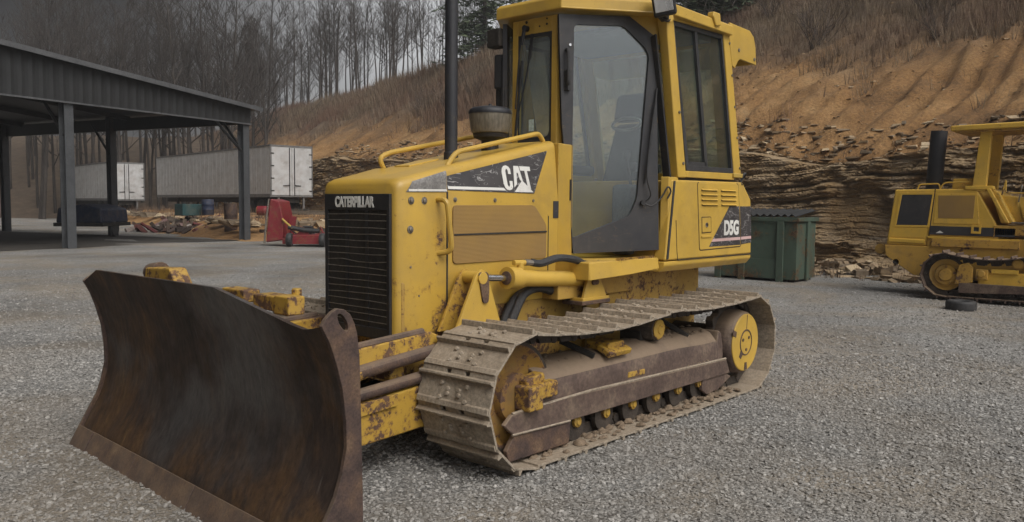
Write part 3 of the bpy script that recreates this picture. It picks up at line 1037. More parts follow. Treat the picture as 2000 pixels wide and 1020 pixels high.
# ---- evergreens: whorls of drooping limbs carrying many needle sprays
def pine(seed, H, R0, n_whorl=20, dens=26, low=0.06, spray=0.34):
    rg = random.Random(seed)
    trunk, limbs = MB(), MB()
    trunk.tube([(0, 0, -0.5), (0.03, 0, H * 0.3), (-0.02, 0.04, H * 0.65), (0, 0, H)], [H * 0.016, H * 0.013, H * 0.008, 0.015], 7)
    tv, tf = [], []
    for w in range(n_whorl):
        f = low + (1 - low) * w / n_whorl
        z = H * f
        L0 = R0 * (1 - f) ** 0.75 + 0.12
        for b in range(rg.randint(4, 6)):
            a = rg.uniform(0, 6.28)
            L = L0 * rg.uniform(0.55, 1.15)
            d = Vector((math.cos(a), math.sin(a), 0))
            path = []
            for k in range(5):
                g = k / 4
                path.append(Vector((0, 0, z + rg.uniform(-0.05, 0.05))) + d * L * g + Vector((0, 0, L * (0.18 * g - 0.42 * g * g))))
            limbs.tube(path, [0.035 * (1 - k / 5.5) * (0.4 + L / R0) for k in range(5)], 4, caps=False)
            m = max(int(dens * L / R0), 5)
            for q in range(m):
                g = rg.uniform(0.18, 1.0)
                i = min(int(g * 4), 3)
                c = path[i].lerp(path[i + 1], g * 4 - i) + Vector((rg.gauss(0, 0.10), rg.gauss(0, 0.10), rg.gauss(0, 0.06))) * L
                for e in range(5):
                    an = rg.uniform(0, 6.28)
                    tip = (d * rg.uniform(0.1, 0.9) + Vector((math.cos(an), math.sin(an), rg.uniform(-0.35, 0.5))) * 0.9).normalized() * spray * rg.uniform(0.5, 1.15)
                    sd = tip.cross(Vector((rg.gauss(0, 1), rg.gauss(0, 1), rg.gauss(0, 1)))).normalized() * spray * 0.10
                    o = len(tv)
                    tv.extend([c - sd, c + sd, c + tip])
                    tf.append((o, o + 1, o + 2))
    cr_ = npmesh('crown', np.array([tuple(p) for p in tv]), np.array(tf), M['needle'])
    return trunk.mesh('trunk', M['bark'], 60), limbs.mesh('limbs', M['bark'], 60), cr_

def place_pine(ms, loc, rz, sc, lab, name='pine_tree', group=None):
    o = thing(name, lab, 'tree', loc, rz, group)
    o.scale = (sc,) * 3
    link('trunk', ms[0], o)
    link('limbs', ms[1], o)
    link('crown', ms[2], o)
    return o

pA = pine(1, 11.5, 3.4, 22, 26, 0.05, 0.55)
pB = pine(2, 5.0, 2.2, 13, 30, 0.02, 0.40)
place_pine(pA, hill_pt(40.0, 12.4, -0.4), 0.4, 1.0, 'tall dark green pine on the crest beside the black exhaust stack')
place_pine(pB, hill_pt(19.6, 12.6, -0.4), 0.9, 1.35, 'broad evergreen on the crest directly above the rear of the cab roof')
place_pine(pB, hill_pt(17.6, 11.6, -0.5), 2.4, 1.0, 'low evergreen furthest right along the crest, above the jutting tail of the cab roof', 'evergreen_bush')
place_pine(pB, hill_pt(24.0, 15.0, -0.3), 4.0, 1.1, 'evergreen on the crest just right of the work light')

# leafless shrubs on the bank
def shrub_mesh(seed, H, n):
    rg = random.Random(seed)
    mb = MB()
    for i in range(n):
        a = rg.uniform(0, 6.28)
        d = Vector((math.cos(a) * 0.55, math.sin(a) * 0.55, 1)).normalized()
        p = Vector((rg.gauss(0, .05), rg.gauss(0, .05), -0.1))
        path = [p]
        L = H * rg.uniform(0.5, 1.1)
        for k in range(4):
            d = (d + Vector((rg.gauss(0, .2), rg.gauss(0, .2), 0.1))).normalized()
            p = p + d * L / 4
            path.append(p.copy())
            if k > 0:
                for q in range(2):
                    e = (d + Vector((rg.gauss(0, .6), rg.gauss(0, .6), rg.gauss(0, .4)))).normalized()
                    mb.tube([p, p + e * L * 0.16, p + e * L * 0.28 + Vector((0, 0, L * 0.05))], [0.006, 0.004, 0.002], 3, caps=False)
        mb.tube(path, [0.012, 0.010, 0.008, 0.006, 0.003], 4, caps=False)
    return mb.mesh('leafless_shrub', M['twig'], 60, recalc=False)

sm_ = [shrub_mesh(i, 1.3, 22) for i in range(3)]
for i in range(70):
    t = -5 + 42 * rt_.random()
    s = 5.2 + 8.0 * rt_.random() ** 0.8
    o = link('leafless_shrub', sm_[i % 3])
    o.location = hill_pt(t, s, 0)
    o.rotation_euler = (0, 0, rt_.uniform(0, 6.28))
    k = rt_.uniform(0.6, 1.35)
    o.scale = (k, k, k)
    tag(o, 'leafless grey brown shrub in the dead grass of the upper bank', 'shrub', 'leafless shrubs on the upper bank')
# ================================================================== tracks
def track_path(xf, zf, xr, zr, r, sag=0.035, n=400, sup=0.2):
    """closed centre-line of the shoe plates: forward idler at (xf,zf), rear sprocket at (xr,zr)"""
    P = []
    for i in range(60):                          # round the idler from the top forward and down
        a = R(90 - 180 * i / 60)
        P.append((xf + r * math.cos(a), zf + r * math.sin(a)))
    zb_f, zb_r = zf - r, zr - r
    for i in range(60):
        f = i / 60
        P.append((xf + (xr - xf) * f, zb_f + (zb_r - zb_f) * f - 0.0))
    for i in range(60):
        a = R(270 - 180 * i / 60)
        P.append((xr + r * math.cos(a), zr + r * math.sin(a)))
    for i in range(60):
        f = i / 60
        # two shallow sags either side of the carrier roller
        g = f / 0.45 if f < 0.45 else (f - 0.45) / 0.55
        P.append((xr + (xf - xr) * f, zr + r + (zf - zr) * f - sag * math.sin(math.pi * g) * (1.25 if f >= 0.45 else 0.6)))
    P = np.array(P)
    Q = np.concatenate([P, P[:1]])
    d = np.concatenate([[0], np.cumsum(np.hypot(*np.diff(Q, axis=0).T))])
    return Q, d


def path_at(Q, d, s):
    s = s % d[-1]
    return np.interp(s, d, Q[:, 0]), np.interp(s, d, Q[:, 1])


def shoe_mesh(pitch, width, gh=0.034, simple=False):
    """one single-grouser shoe: x along travel, y across, z outward"""
    mb = MB()
    h, w, t = pitch / 2, width / 2, 0.007
    a = 0.055
    out = [(-h - 0.004, -w), (h + .010, -w), (h + .010, w), (-h - 0.004, w),
           (-h - 0.004, a + .028), (-h + .030, a + .024), (-h + .030, a - .004), (-h - 0.004, a - .008),
           (-h - 0.004, -a + .008), (-h + .030, -a + .004), (-h + .030, -a - .024), (-h - 0.004, -a - .028)]
    if simple:
        out = out[:4]
    mb.ext([(x, y, -t) for x, y in out], (0, 0, 2 * t))
    # grouser bar, tapering outwards, near the trailing edge; folded lip at the leading edge
    g0 = -h + 0.040
    mb.ext([(g0 - .014, -w, t - .001), (g0 + .016, -w, t - .001), (g0 + .006, -w, gh), (g0 - .006, -w, gh)], (0, 2 * w, 0))
    mb.ext([(h - .028, -w + .004, t - .001), (h + .010, -w + .004, t - .001), (h + .010, -w + .004, t + .006), (h - .018, -w + .004, t + .009)], (0, 2 * w - .008, 0))
    if not simple:
        for by in (-.088, -.040, .040, .088):
            for bx in (0.018, 0.066 if pitch > .17 else .055):
                if (abs(by) > .06) == (bx > 0.03):
                    mb.lathe([(.0135, 0), (.0135, .012), (.009, .015)], (bx - .005, by, t - .001), (0, 0, 1), 6)
                else:
                    mb.lathe([(.0135, 0), (.0135, .012), (.009, .015)], (bx - .030, by, t - .001), (0, 0, 1), 6)
    return mb


def chain_links(pitch, yc=0.0, lh=0.06):
    """inner link pair of one pitch, hanging inward (-z) from the shoe"""
    mb = MB()
    h = pitch / 2
    for y in (-0.062, 0.062):
        mb.ext([(-h * .98, y - .014, -.008), (h * .98, y - .014, -.008), (h * .98, y - .014, -.030), (h * .55, y - .014, -.042),
                (h * .35, y - .014, -.008 - lh), (-h * .75, y - .014, -.008 - lh), (-h * .98, y - .014, -.045)], (0, .028, 0))
        mb.lathe([(.026, -.02), (.026, .02)], (-h * .9, y, -.045), (0, 1, 0), 10)
    mb.cyl((-h * .9, -.08, -.045), (-h * .9, .08, -.045), .017, n=8)
    return mb


def place_on_path(Q, d, s, ds=0.03):
    x, z = path_at(Q, d, s)
    x1, z1 = path_at(Q, d, s + ds)
    x0, z0 = path_at(Q, d, s - ds)
    t = Vector((x1 - x0, 0, z1 - z0)).normalized()
    # outward normal: travel goes top -> front -> bottom, so outward is t rotated towards +z on top
    nrm = Vector((-t.z, 0, t.x))
    y = nrm.cross(t)
    return Matrix(((t.x, y.x, nrm.x, x), (t.y, y.y, nrm.y, 0), (t.z, y.z, nrm.z, z), (0, 0, 0, 1)))


# ================================================================== the bulldozer in front
def bolts(parent, mat, lst, name='bolt'):
    for prof, org, axis, n in lst:
        part(name, MB().lathe(prof, org, axis, n), mat, parent)

class BL(list):
    def lathe(s, prof, org, axis, n=24):
        s.append((prof, org, axis, n))
        return s

BD = thing('bulldozer', 'large yellow bulldozer with closed cab and wide rusty blade filling the foreground', 'bulldozer', (0, 0, 0))

# ---- chassis
mb = MB()
mb.bx(-1.75, 1.42, -.33, .33, .42, .98)
mb.bx(-1.25, -.35, -.44, .44, .66, .95)
mb.ext([(-1.75, -.36, .98), (-1.75, -.36, .55), (-1.45, -.36, .38), (-.2, -.36, .40), (-.2, -.36, .98)], (0, .72, 0))
part('chassis', mb, M['yellow_dusty'], BD, .008)
mb = MB()
mb.bx(-.62, .25, -.47, .47, .80, .945)
part('belly_pan', mb, M['yellow_dusty'], BD, .008)
mb = MB()
mb.box((.95, 0, .52), (.16, 1.7, .14))
part('final_shaft', MB().cyl((-1.40, -.95, .39), (-1.40, .95, .39), .11, n=20), M['dark'], BD, .01)
part('cross_beam', mb, M['dark'], BD, .01)

# ---- hood: side panels lean in to a rounded edge and the top climbs towards the cab
def hood_section(x, zbot, w, n=5):
    zt = 1.515 + (1.46 - x) * 0.212
    r = 0.05
    pts = [(x, w, zbot), (x, w, 1.44)]
    wt = w - 0.03
    for k in range(n + 1):
        a = R(90 * k / n)
        pts.append((x, wt - r + r * math.cos(a), zt + .012 - r + r * math.sin(a)))
    return pts + [(p[0], -p[1], p[2]) for p in reversed(pts)]

def loft(mb, secs, cap=True):
    n = len(secs[0])
    o = len(mb.v)
    for s_ in secs:
        mb.v.extend([tuple(p) for p in s_])
    for i in range(len(secs) - 1):
        for k in range(n):
            a = o + i * n + k
            b = o + i * n + (k + 1) % n
            mb.f.append((a, b, b + n, a + n))
    if cap:
        mb.f.append(tuple(range(o + n - 1, o - 1, -1)))
        e = o + (len(secs) - 1) * n
        mb.f.append(tuple(range(e, e + n)))
    return mb

mb = MB()
loft(mb, [hood_section(float(x), .80, .335 + (1.088 - float(x)) * .007) for x in np.linspace(1.088, .10, 15)])
# cowl pieces either side that carry on to the door posts
for s_ in (1, -1):
    mb.ext([(.10, s_ * .342, .95), (.10, s_ * .342, 1.80), (-.045, s_ * .20, 1.80), (-.045, s_ * .20, 1.06), (-.10, s_ * .30, 1.06)], (0, 0, 0.001)) if False else None
hood = part('hood', mb, M['yellow_hood'], BD, .006)
mb = MB()
for s_ in (1, -1):
    mb.ext([(.10, s_ * .342, 1.00), (.10, s_ * .20, 1.00), (-.10, s_ * .16, 1.00), (-.115, s_ * .296, 1.00)], (0, 0, .80))
part('cowl', mb, M['yellow_hood'], BD, .006)

# radiator guard: the square nose with the grille let into it
mb = MB()
def nose_section(x, w, zt, r=.055, n=5, zb=.69):
    pts = [(x, w, zb)]
    for k in range(n + 1):
        a = R(90 * k / n)
        pts.append((x, w - r + r * math.cos(a), zt - r + r * math.sin(a)))
    return pts + [(p[0], -p[1], p[2]) for p in reversed(pts)]
loft(mb, [nose_section(1.094, .335, 1.612), nose_section(1.25, .334, 1.572), nose_section(1.40, .330, 1.538), nose_section(1.442, .318, 1.522), nose_section(1.452, .298, 1.500)])
nose = part('radiator_guard', mb, M['yellow_hood'], BD, 0, smooth=50)
# grille: black frame, header plate and wire slats in front of a dark core
GX = 1.452
gr = part('grille', MB().ext([(GX - .002, -.282, .665), (GX - .002, .288, .665), (GX - .002, .288, 1.452), (GX - .002, -.282, 1.452)], (.020, 0, 0),
          holes=[[(GX - .002, -.252, .725), (GX - .002, .262, .725), (GX - .002, .262, 1.362), (GX - .002, -.252, 1.362)]]), M['black'], BD, .004)
part('radiator_core', MB().bx(GX - .001, GX + .006, -.253, .263, .724, 1.363), M['dark'], gr)
mb = MB()
rg = random.Random(4)
for k in range(17):
    z = .757 + k * .0365
    j = lambda: rg.uniform(-.003, .003) * (2.5 if k in (4, 8, 9) else 1)
    mb.tube([(GX + .015, -.252, z + j()), (GX + .016, -.12, z + j()), (GX + .015, .02, z + j()), (GX + .015, .14, z + j()), (GX + .015, .262, z + j())], .0023, 5)
part('grille_wires', mb, M['steelbolt'], gr)
mb = MB()
for y in (-.085, .09):
    mb.bx(GX + .006, GX + .013, y - .012, y + .012, .725, 1.362)
part('grille_bars', mb, M['black'], gr)

# ---- lettering ------------------------------------------------------------
def text_mesh(name, s, size, mat, bold=0.03, sx=1.0, depth=.0012):
    cu = bpy.data.curves.new(name, 'FONT')
    cu.body = s
    cu.size = size
    cu.offset = bold * size
    cu.extrude = depth
    cu.align_x = 'CENTER'
    cu.align_y = 'CENTER'
    cu.space_character = 0.92 + bold
    o = bpy.data.objects.new(name, cu)
    COL.objects.link(o)
    bpy.context.view_layer.update()
    me = bpy.data.meshes.new_from_object(o.evaluated_get(bpy.context.evaluated_depsgraph_get()))
    bpy.data.objects.remove(o)
    bpy.data.curves.remove(cu)
    v = np.array([q.co[:] for q in me.vertices])
    c = (v.max(0) + v.min(0)) / 2
    for q in me.vertices:
        q.co.x = (q.co.x - c[0]) * sx
        q.co.y -= c[1]
    me.name = name
    me.materials.clear()
    me.materials.append(mat)
    return me, (v.max(0) - v.min(0))

def put_text(name, s, w, h, mat, origin, xdir, ydir, parent, bold=.03, depth=.0012):
    me, dim = text_mesh(name, s, 1.0, mat, bold, 1.0, depth)
    X = Vector(xdir).normalized(); Y = Vector(ydir).normalized(); Zz = X.cross(Y)
    Mx = Matrix(((X.x * w / dim[0], Y.x * h / dim[1], Zz.x, origin[0]), (X.y * w / dim[0], Y.y * h / dim[1], Zz.y, origin[1]), (X.z * w / dim[0], Y.z * h / dim[1], Zz.z, origin[2]), (0, 0, 0, 1)))
    me.transform(Mx)
    return link(name, me, parent)

put_text('lettering', 'CATERPILLAR', .345, .062, M['white'], (GX + .0198, -.008, 1.408), (0, 1, 0), (0, 0, 1), gr, .042, .0012)

# ---- decal on the hood shoulder with the three letters
def shoulder_y(z, x):
    """hood side: vertical up to 1.44, then leaning in to the rounded edge"""
    zt = 1.527 + (1.46 - x) * .212 - .05
    w = .335 + (1.088 - x) * .007 if x < 1.088 else .334
    if z <= 1.44:
        return w
    return w - .03 * min((z - 1.44) / max(zt - 1.44, .02), 1)

def nose_y(z, x):
    w = float(np.interp(x, [1.094, 1.25, 1.40, 1.442], [.335, .334, .330, .318]))
    zt = float(np.interp(x, [1.094, 1.25, 1.40, 1.442], [1.612, 1.572, 1.538, 1.522]))
    r = .055
    h = z - (zt - r)
    return w if h <= 0 else w - r + math.sqrt(max(r * r - min(h, r * .98) ** 2, 0))

def shoulder_patch(name, poly, mat, parent, off, res=.012, fn=None):
    """flat decal mesh cut to poly (x,z) and laid on the shoulder"""
    bm = bmesh.new()
    vs = [bm.verts.new((p[0], 0, p[1])) for p in poly]
    bm.faces.new(vs)
    # slice along the fold line and in steps so that it follows the side
    for z in np.arange(1.44, 1.80, .03 if fn is None else .008):
        bmesh.ops.bisect_plane(bm, geom=bm.verts[:] + bm.edges[:] + bm.faces[:], plane_co=(0, 0, z), plane_no=(0, 0, 1))
    for x in np.arange(.1, 1.5, .05):
        bmesh.ops.bisect_plane(bm, geom=bm.verts[:] + bm.edges[:] + bm.faces[:], plane_co=(x, 0, 0), plane_no=(1, 0, 0))
    for v in bm.verts:
        v.co.y = (fn or shoulder_y)(v.co.z, v.co.x) + off
    bmesh.ops.recalc_face_normals(bm, faces=bm.faces[:])
    me = bpy.data.meshes.new(name)
    bm.to_mesh(me)
    bm.free()
    me.materials.append(mat)
    return link(name, me, parent)

def zt_edge(x):
    return 1.527 + (1.46 - x) * .212 - .052

dec = shoulder_patch('hood_decal', [(1.082, 1.478), (1.082, zt_edge(1.082)), (.185, zt_edge(.185)), (.34, 1.470)], M['decal'], hood, .0035)
shoulder_patch('decal_stripe', [(1.078, 1.484), (1.078, 1.500), (.62, 1.500), (.60, 1.484)], M['white'], hood, .0055)
shoulder_patch('decal_stripe', [(1.375, 1.466), (1.375, 1.478), (1.098, 1.482), (1.098, 1.470)], M['white'], nose, .0055, fn=nose_y)
# smaller front piece of the decal on the nose, badly scuffed to grey
M['scuffed'] = speckled('scuffed_grey_decal', [(0.3, (0.10, 0.095, 0.09)), (0.55, (0.22, 0.21, 0.20)), (0.75, (0.34, 0.33, 0.31))], 6, 0.5, 0.0, 60)
shoulder_patch('hood_decal', [(1.392, 1.462), (1.345, 1.520), (1.098, 1.585), (1.098, 1.466)], M['scuffed'], nose, .0025, fn=nose_y)

# the three letters: blocky C, an A standing on a triangle, and T
def letters(parent):
    W, H = .262, .150
    def P(u, v):
        x = .612 - u * W
        z = 1.482 + v * H + .004
        return (x + .020 * v, shoulder_y(z, x) + .0050, z)
    def poly(name_pts):
        mb.ext([P(*q) for q in name_pts], (0, .0015, 0))
    mb = MB()
    # C
    arc = [(.30, .66), (.30, .86), (.25, .96), (.17, 1.0), (.09, .97), (.03, .88), (.0, .74), (.0, .26), (.03, .10), (.09, .02), (.17, .0), (.25, .04), (.30, .14), (.31, .38),
           (.21, .38), (.21, .22), (.185, .15), (.155, .15), (.125, .22), (.125, .78), (.155, .86), (.185, .86), (.21, .80), (.21, .66)]
    poly(arc)
    # A legs
    poly([(.345, .12), (.43, 1.0), (.60, 1.0), (.69, .30), (.58, .45), (.545, .72), (.50, .72), (.455, .26)])
    # T
    poly([(.63, 1.0), (1.0, 1.0), (1.0, .82), (.88, .82), (.93, .06), (.82, .18), (.79, .82), (.645, .82)])
    # triangle under the A
    poly([(.33, -.06), (.655, .42), (1.0, -.06)])
    m_ = mb.mesh('lettering', M['white'], 30)
    return link('lettering', m_, parent)
letters(hood)

# ---- side vent panel, seams, bolts, plate
mb = MB()
def rrect(pts, r, n=4):
    """rounded convex polygon in (x,z)"""
    out = []
    m = len(pts)
    for i in range(m):
        p0, p1, p2 = Vector(pts[i - 1]), Vector(pts[i]), Vector(pts[(i + 1) % m])
        a = (p0 - p1).normalized(); b = (p2 - p1).normalized()
        rr = min(r, (p0 - p1).length * .45, (p2 - p1).length * .45)
        q0, q2 = p1 + a * rr, p1 + b * rr
        for k in range(n + 1):
            t = k / n
            out.append(tuple((q0 * (1 - t) ** 2 + p1 * 2 * t * (1 - t) + q2 * t * t)))
    return out
vent = rrect([(1.052, 1.062), (1.052, 1.394), (.340, 1.398), (.218, 1.275), (.218, 1.060)], .03)
vp = part('vent_panel', MB().ext([(x, .334, z) for x, z in vent], (0, .0105, 0)), M['yellow_screen'], hood, .002)
part('vent_divider', MB().ext([(1.045, .340, 1.222), (1.045, .340, 1.232), (.222, .343, 1.235), (.222, .343, 1.225)], (0, .0075, 0)), M['dark'], hood)
for s_ in (-1,):
    part('vent_panel', MB().ext([(x, s_ * .334, z) for x, z in vent], (0, s_ * .0105, 0)), M['yellow_screen'], hood, .002)
part('panel_seam', MB().bx(1.086, 1.097, -.3385, .3385, .80, 1.47), M['dark'], hood)
part('panel_seam', MB().bx(.196, .202, .330, .3445, .98, 1.33), M['dark'], hood)
mb = BL()
for x, z in ((1.356, 1.417), (1.262, 1.417), (1.362, 1.262)):
    mb.lathe([(.021, 0), (.021, .004), (.012, .005), (.012, .012), (.008, .014)], (x, .331, z), (0, 1, 0), 12)
for x in (1.03, .70, .35):
    mb.lathe([(.014, 0), (.014, .003), (.009, .004), (.009, .010)], (x, .335, 1.425), (0, 1, 0), 10)
for x, z in ((1.30, .90), (1.36, 1.06)):
    mb.lathe([(.006, 0), (.006, .005)], (x, .331, z), (0, 1, 0), 8)
bolts(hood, M['steelbolt'], mb)
part('spec_plate', MB().bx(.098, .152, .343, .3455, 1.315, 1.425), M['charcoal'], hood)

def smooth_path(pts, n=6):
    P = [Vector(p) for p in pts]
    out = []
    for i in range(len(P) - 1):
        p0 = P[max(i - 1, 0)]; p1 = P[i]; p2 = P[i + 1]; p3 = P[min(i + 2, len(P) - 1)]
        for k in range(n):
            t = k / n
            out.append(0.5 * ((2 * p1) + (-p0 + p2) * t + (2 * p0 - 5 * p1 + 4 * p2 - p3) * t * t + (-p0 + 3 * p1 - 3 * p2 + p3) * t ** 3))
    out.append(P[-1])
    return out

def bend_path(pts, r, n=5):
    """polyline with rounded corners"""
    P = [Vector(p) for p in pts]
    out = [P[0]]
    for i in range(1, len(P) - 1):
        a = (P[i - 1] - P[i]); b = (P[i + 1] - P[i])
        rr = min(r, a.length * .45, b.length * .45)
        q0, q2 = P[i] + a.normalized() * rr, P[i] + b.normalized() * rr
        for k in range(n + 1):
            t = k / n
            out.append(q0 * (1 - t) ** 2 + P[i] * 2 * t * (1 - t) + q2 * t * t)
    out.append(P[-1])
    return out

part('grab_handle', MB().tube(bend_path([(1.165, .325, 1.425), (1.160, .405, 1.422), (1.120, .405, 1.14), (1.160, .325, 1.125)], .05), .0155, 10), M['yellow_hood'], hood)
part('handrail', MB().tube(bend_path([(1.010, .235, 1.60), (.93, .235, 1.700), (.17, .235, 1.862), (.115, .235, 1.79)], .05), .0155, 10), M['yellow'], hood)
part('handrail', MB().tube(bend_path([(1.055, -.235, 1.58), (1.110, -.235, 1.672), (1.03, -.235, 1.708), (.20, -.235, 1.872), (.14, -.235, 1.79)], .05), .0155, 10), M['yellow'], hood)
# hatch on the hood top
part('hood_hatch', MB().ext([(1.02, -.06, 1.612), (1.02, -.20, 1.612), (.78, -.20, 1.663), (.78, -.06, 1.663)], (0, 0, .016)), M['yellow'], hood, .003)

# ---- exhaust stack and air pre-cleaner
mb = MB()
mb.lathe([(.068, 0), (.068, .012), (.045, .016), (.045, .06), (.0395, .065), (.0395, 1.34), (.036, 1.34)], (.735, 0, 1.655), (0, 0, 1), 28)
part('exhaust_stack', mb, M['stack'], BD, smooth=40)
pc = part('precleaner', MB().lathe([(.085, 0), (.085, .012), (.056, .016), (.056, .105), (.075, .112), (.105, .125), (.112, .150)], (.385, 0, 1.705), (0, 0, 1), 32), M['black'], BD, smooth=40)
part('precleaner_bowl', MB().lathe([(.108, 0), (.118, .006), (.126, .03), (.134, .09), (.136, .125)], (.385, 0, 1.855), (0, 0, 1), 36), M['bowl'], pc, smooth=40)
part('precleaner_cap', MB().lathe([(.1385, 0), (.1405, .010), (.136, .026), (.118, .040), (.06, .050), (.012, .053), (.010, .066), (.004, .068)], (.385, 0, 1.979), (0, 0, 1), 36), M['stack'], pc, smooth=40)

# ---- cab -------------------------------------------------------------------
# floor and body below
mb = MB()
mb.ext([(.12, .345, .955), (.10, .60, .955), (-.62, .665, .955), (-.62, -.665, .955), (.10, -.60, .955), (.12, -.345, .955)], (0, 0, .085))
part('cab_floor', mb, M['yellow'], BD, .006)
mb = MB()
for k in range(19):
    x = -.18 - k * .023
    mb.ext([(x, .605, 1.040), (x - .012, .605, 1.040), (x - .006, .605, 1.056)], (0, .035, 0))
part('step_tread', mb, M['yellow_dusty'], BD)
# valance with the flared lower edge beneath the door
mb = MB()
mb.ext([(.105, .605, 1.035), (-.60, .668, 1.045), (-.62, .672, .968), (-.30, .655, .945), (.105, .610, .925)], (0, -.012, 0))
mb.bx(.098, .112, .345, .605, .925, 1.036)
part('step_valance', mb, M['yellow'], BD, .004)
part('step_valance', MB().ext([(.105, -.605, 1.035), (-.60, -.668, 1.045), (-.62, -.672, .968), (-.30, -.655, .945), (.105, -.610, .925)], (0, .012, 0)), M['yellow'], BD, .004)

# front wall of the cab: two slim posts, header and sill around the narrow windscreen
FX = -.052
for s_ in (1, -1):
    part('front_post', MB().ext([(FX, s_ * .150, 1.78), (FX, s_ * .196, 1.78), (FX - .045, s_ * .222, 1.78), (FX - .045, s_ * .150, 1.78)], (0, 0, .885)), M['yellow'], BD, .005)
part('front_header', MB().bx(FX - .040, FX - .002, -.150, .150, 2.562, 2.665), M['yellow'], BD, .004)
part('front_sill', MB().bx(FX - .040, FX - .004, -.150, .150, 1.76, 1.845), M['charcoal'], BD, .004)
fw_ = part('front_window', MB().bx(FX - .020, FX - .014, -.150, .150, 1.840, 2.565), M['glass_front'], BD)
mb = MB()
mb.ext([(FX - .012, -.150, 1.842), (FX - .012, .150, 1.842), (FX - .012, .150, 2.563), (FX - .012, -.150, 2.563)], (.006, 0, 0),
       holes=[[(FX - .012, y, z) for y, z in rrect([(-.138, 1.862), (.132, 1.862), (.132, 2.535), (-.138, 2.545)], .045)]])
part('window_seal', mb, M['rubber'], fw_)
part('sticker', MB().bx(FX - .0125, FX - .0105, -.052, -.008, 1.905, 1.985), M['sticker'], fw_)
wi = part('front_wiper', MB().tube(smooth_path([(FX + .030, -.075, 2.600), (FX + .035, -.100, 2.46), (FX + .025, -.125, 2.30), (FX + .018, -.150, 2.06)], 4), .0055, 6)
          .tube([(FX + .005, -.060, 2.600), (FX + .040, -.060, 2.600)], .020, 12).tube([(FX + .030, -.062, 2.602), (FX + .033, -.088, 2.49)], .012, 6), M['black'], BD)
part('wiper_blade', MB().box((FX + .010, -.128, 2.13), (.014, .012, .52), (R(-6), 0, 0)), M['rubber'], wi)
part('front_wiper', MB().tube(smooth_path([(FX + .006, -.018, 2.560), (FX + .014, -.03, 2.40), (FX + .012, -.075, 2.22), (FX + .010, -.125, 2.05)], 4), .0055, 6)
     .box((FX + .010, -.022, 2.475), (.010, .020, .17), (R(-8), 0, 0)), M['black'], BD)
mb = BL()
for y, z, r in ((-.072, 2.645, .010), (.045, 2.605, .006), (.108, 2.612, .008), (.108, 2.648, .006)):
    mb.lathe([(r, 0), (r, .004)], (FX - .002, y, z), (1, 0, 0), 10)
bolts(BD, M['dark'], mb)

# door plane runs obliquely from the front post out to the wide rear post
DO = Vector((-.12, .30, 0)); DN = Vector((.34, .56, 0)).normalized(); DU = Vector((-.56, .34, 0)).normalized()
def dpt(u, z, off=0.0):
    return DO + DU * u + Vector((0, 0, z)) + DN * off
def du(x, y):
    return (Vector((x, y, 0)) - DO).dot(DU)
DOUT = [(du(-.012, .234), 2.650), (du(-.446, .498), 2.672), (du(-.619, .603), 2.545), (du(-.664, .63), 1.094), (du(-.118, .299), 1.075), (du(-.038, .25), 1.945)]
DGL = [(du(-.105, .290), 1.175), (du(-.470, .512), 1.330), (du(-.515, .540), 1.450), (du(-.575, .577), 2.420), (du(-.545, .558), 2.475), (du(-.425, .485), 2.590), (du(-.40, .47), 2.605), (du(-.105, .290), 2.590)]
DGL = rrect(DGL, .035)
def door(sgn):
    def q(u, z, off):
        p = dpt(u, z, off)
        return (p.x, p.y * sgn, p.z)
    n = DN * .030
    n = Vector((n.x, n.y * sgn, 0))
    d = part('door', MB().ext([q(u, z, -.015) for u, z in DOUT], n, holes=[[q(u, z, -.015) for u, z in DGL]]), M['charcoal'], BD, .004)
    g2 = Vector((DN.x * .006, DN.y * .006 * sgn, 0))
    part('door_glass', MB().ext([q(u, z, -.004) for u, z in DGL], g2), M['glass'], d)
    part('door_handle', MB().tube(bend_path([q(-.072, 2.42, .015), q(-.072, 2.42, .050), q(-.066, 2.20, .050), q(-.064, 2.18, .015)], .02), .012, 8)
         .box(q(-.064, 2.22, .024), (.03, .035, .13)), M['rubber'], d)
    part('door_hinge', MB().box(q(.06 - .10, 1.50, .012), (.03, .03, .13)).tube([q(-.035, 1.43, .028), q(-.035, 1.57, .028)], .010, 8), M['black'], d)
    w = part('door_wiper', MB().tube(smooth_path([q(.50, 1.42, .02), q(.55, 1.47, .045), q(.515, 1.60, .05), q(.53, 1.82, .05), q(.575, 2.12, .04)], 4), .006, 6)
             .tube([q(.50, 1.42, .012), q(.50, 1.42, .040)], .018, 10), M['black'], d)
    part('wiper_blade', MB().tube([q(.508, 1.55, .03), q(.545, 1.80, .035), q(.588, 2.20, .03)], .007, 5), M['rubber'], w)
    part('hose', MB().tube(smooth_path([q(.50, 1.42, .03), q(.56, 1.40, .05), q(.63, 1.46, .05), q(.67, 1.53, .06), q(.70, 1.50, .05), q(.68, 1.45, .04)], 4), .006, 6), M['rubber'], d)
    mb = BL()
    mb.lathe([(.009, 0), (.009, .006)], q(-.045, 2.455, .015), (DN.x, DN.y * sgn, 0), 10)
    bolts(d, M['chrome'], mb)
door(1)
door(-1)

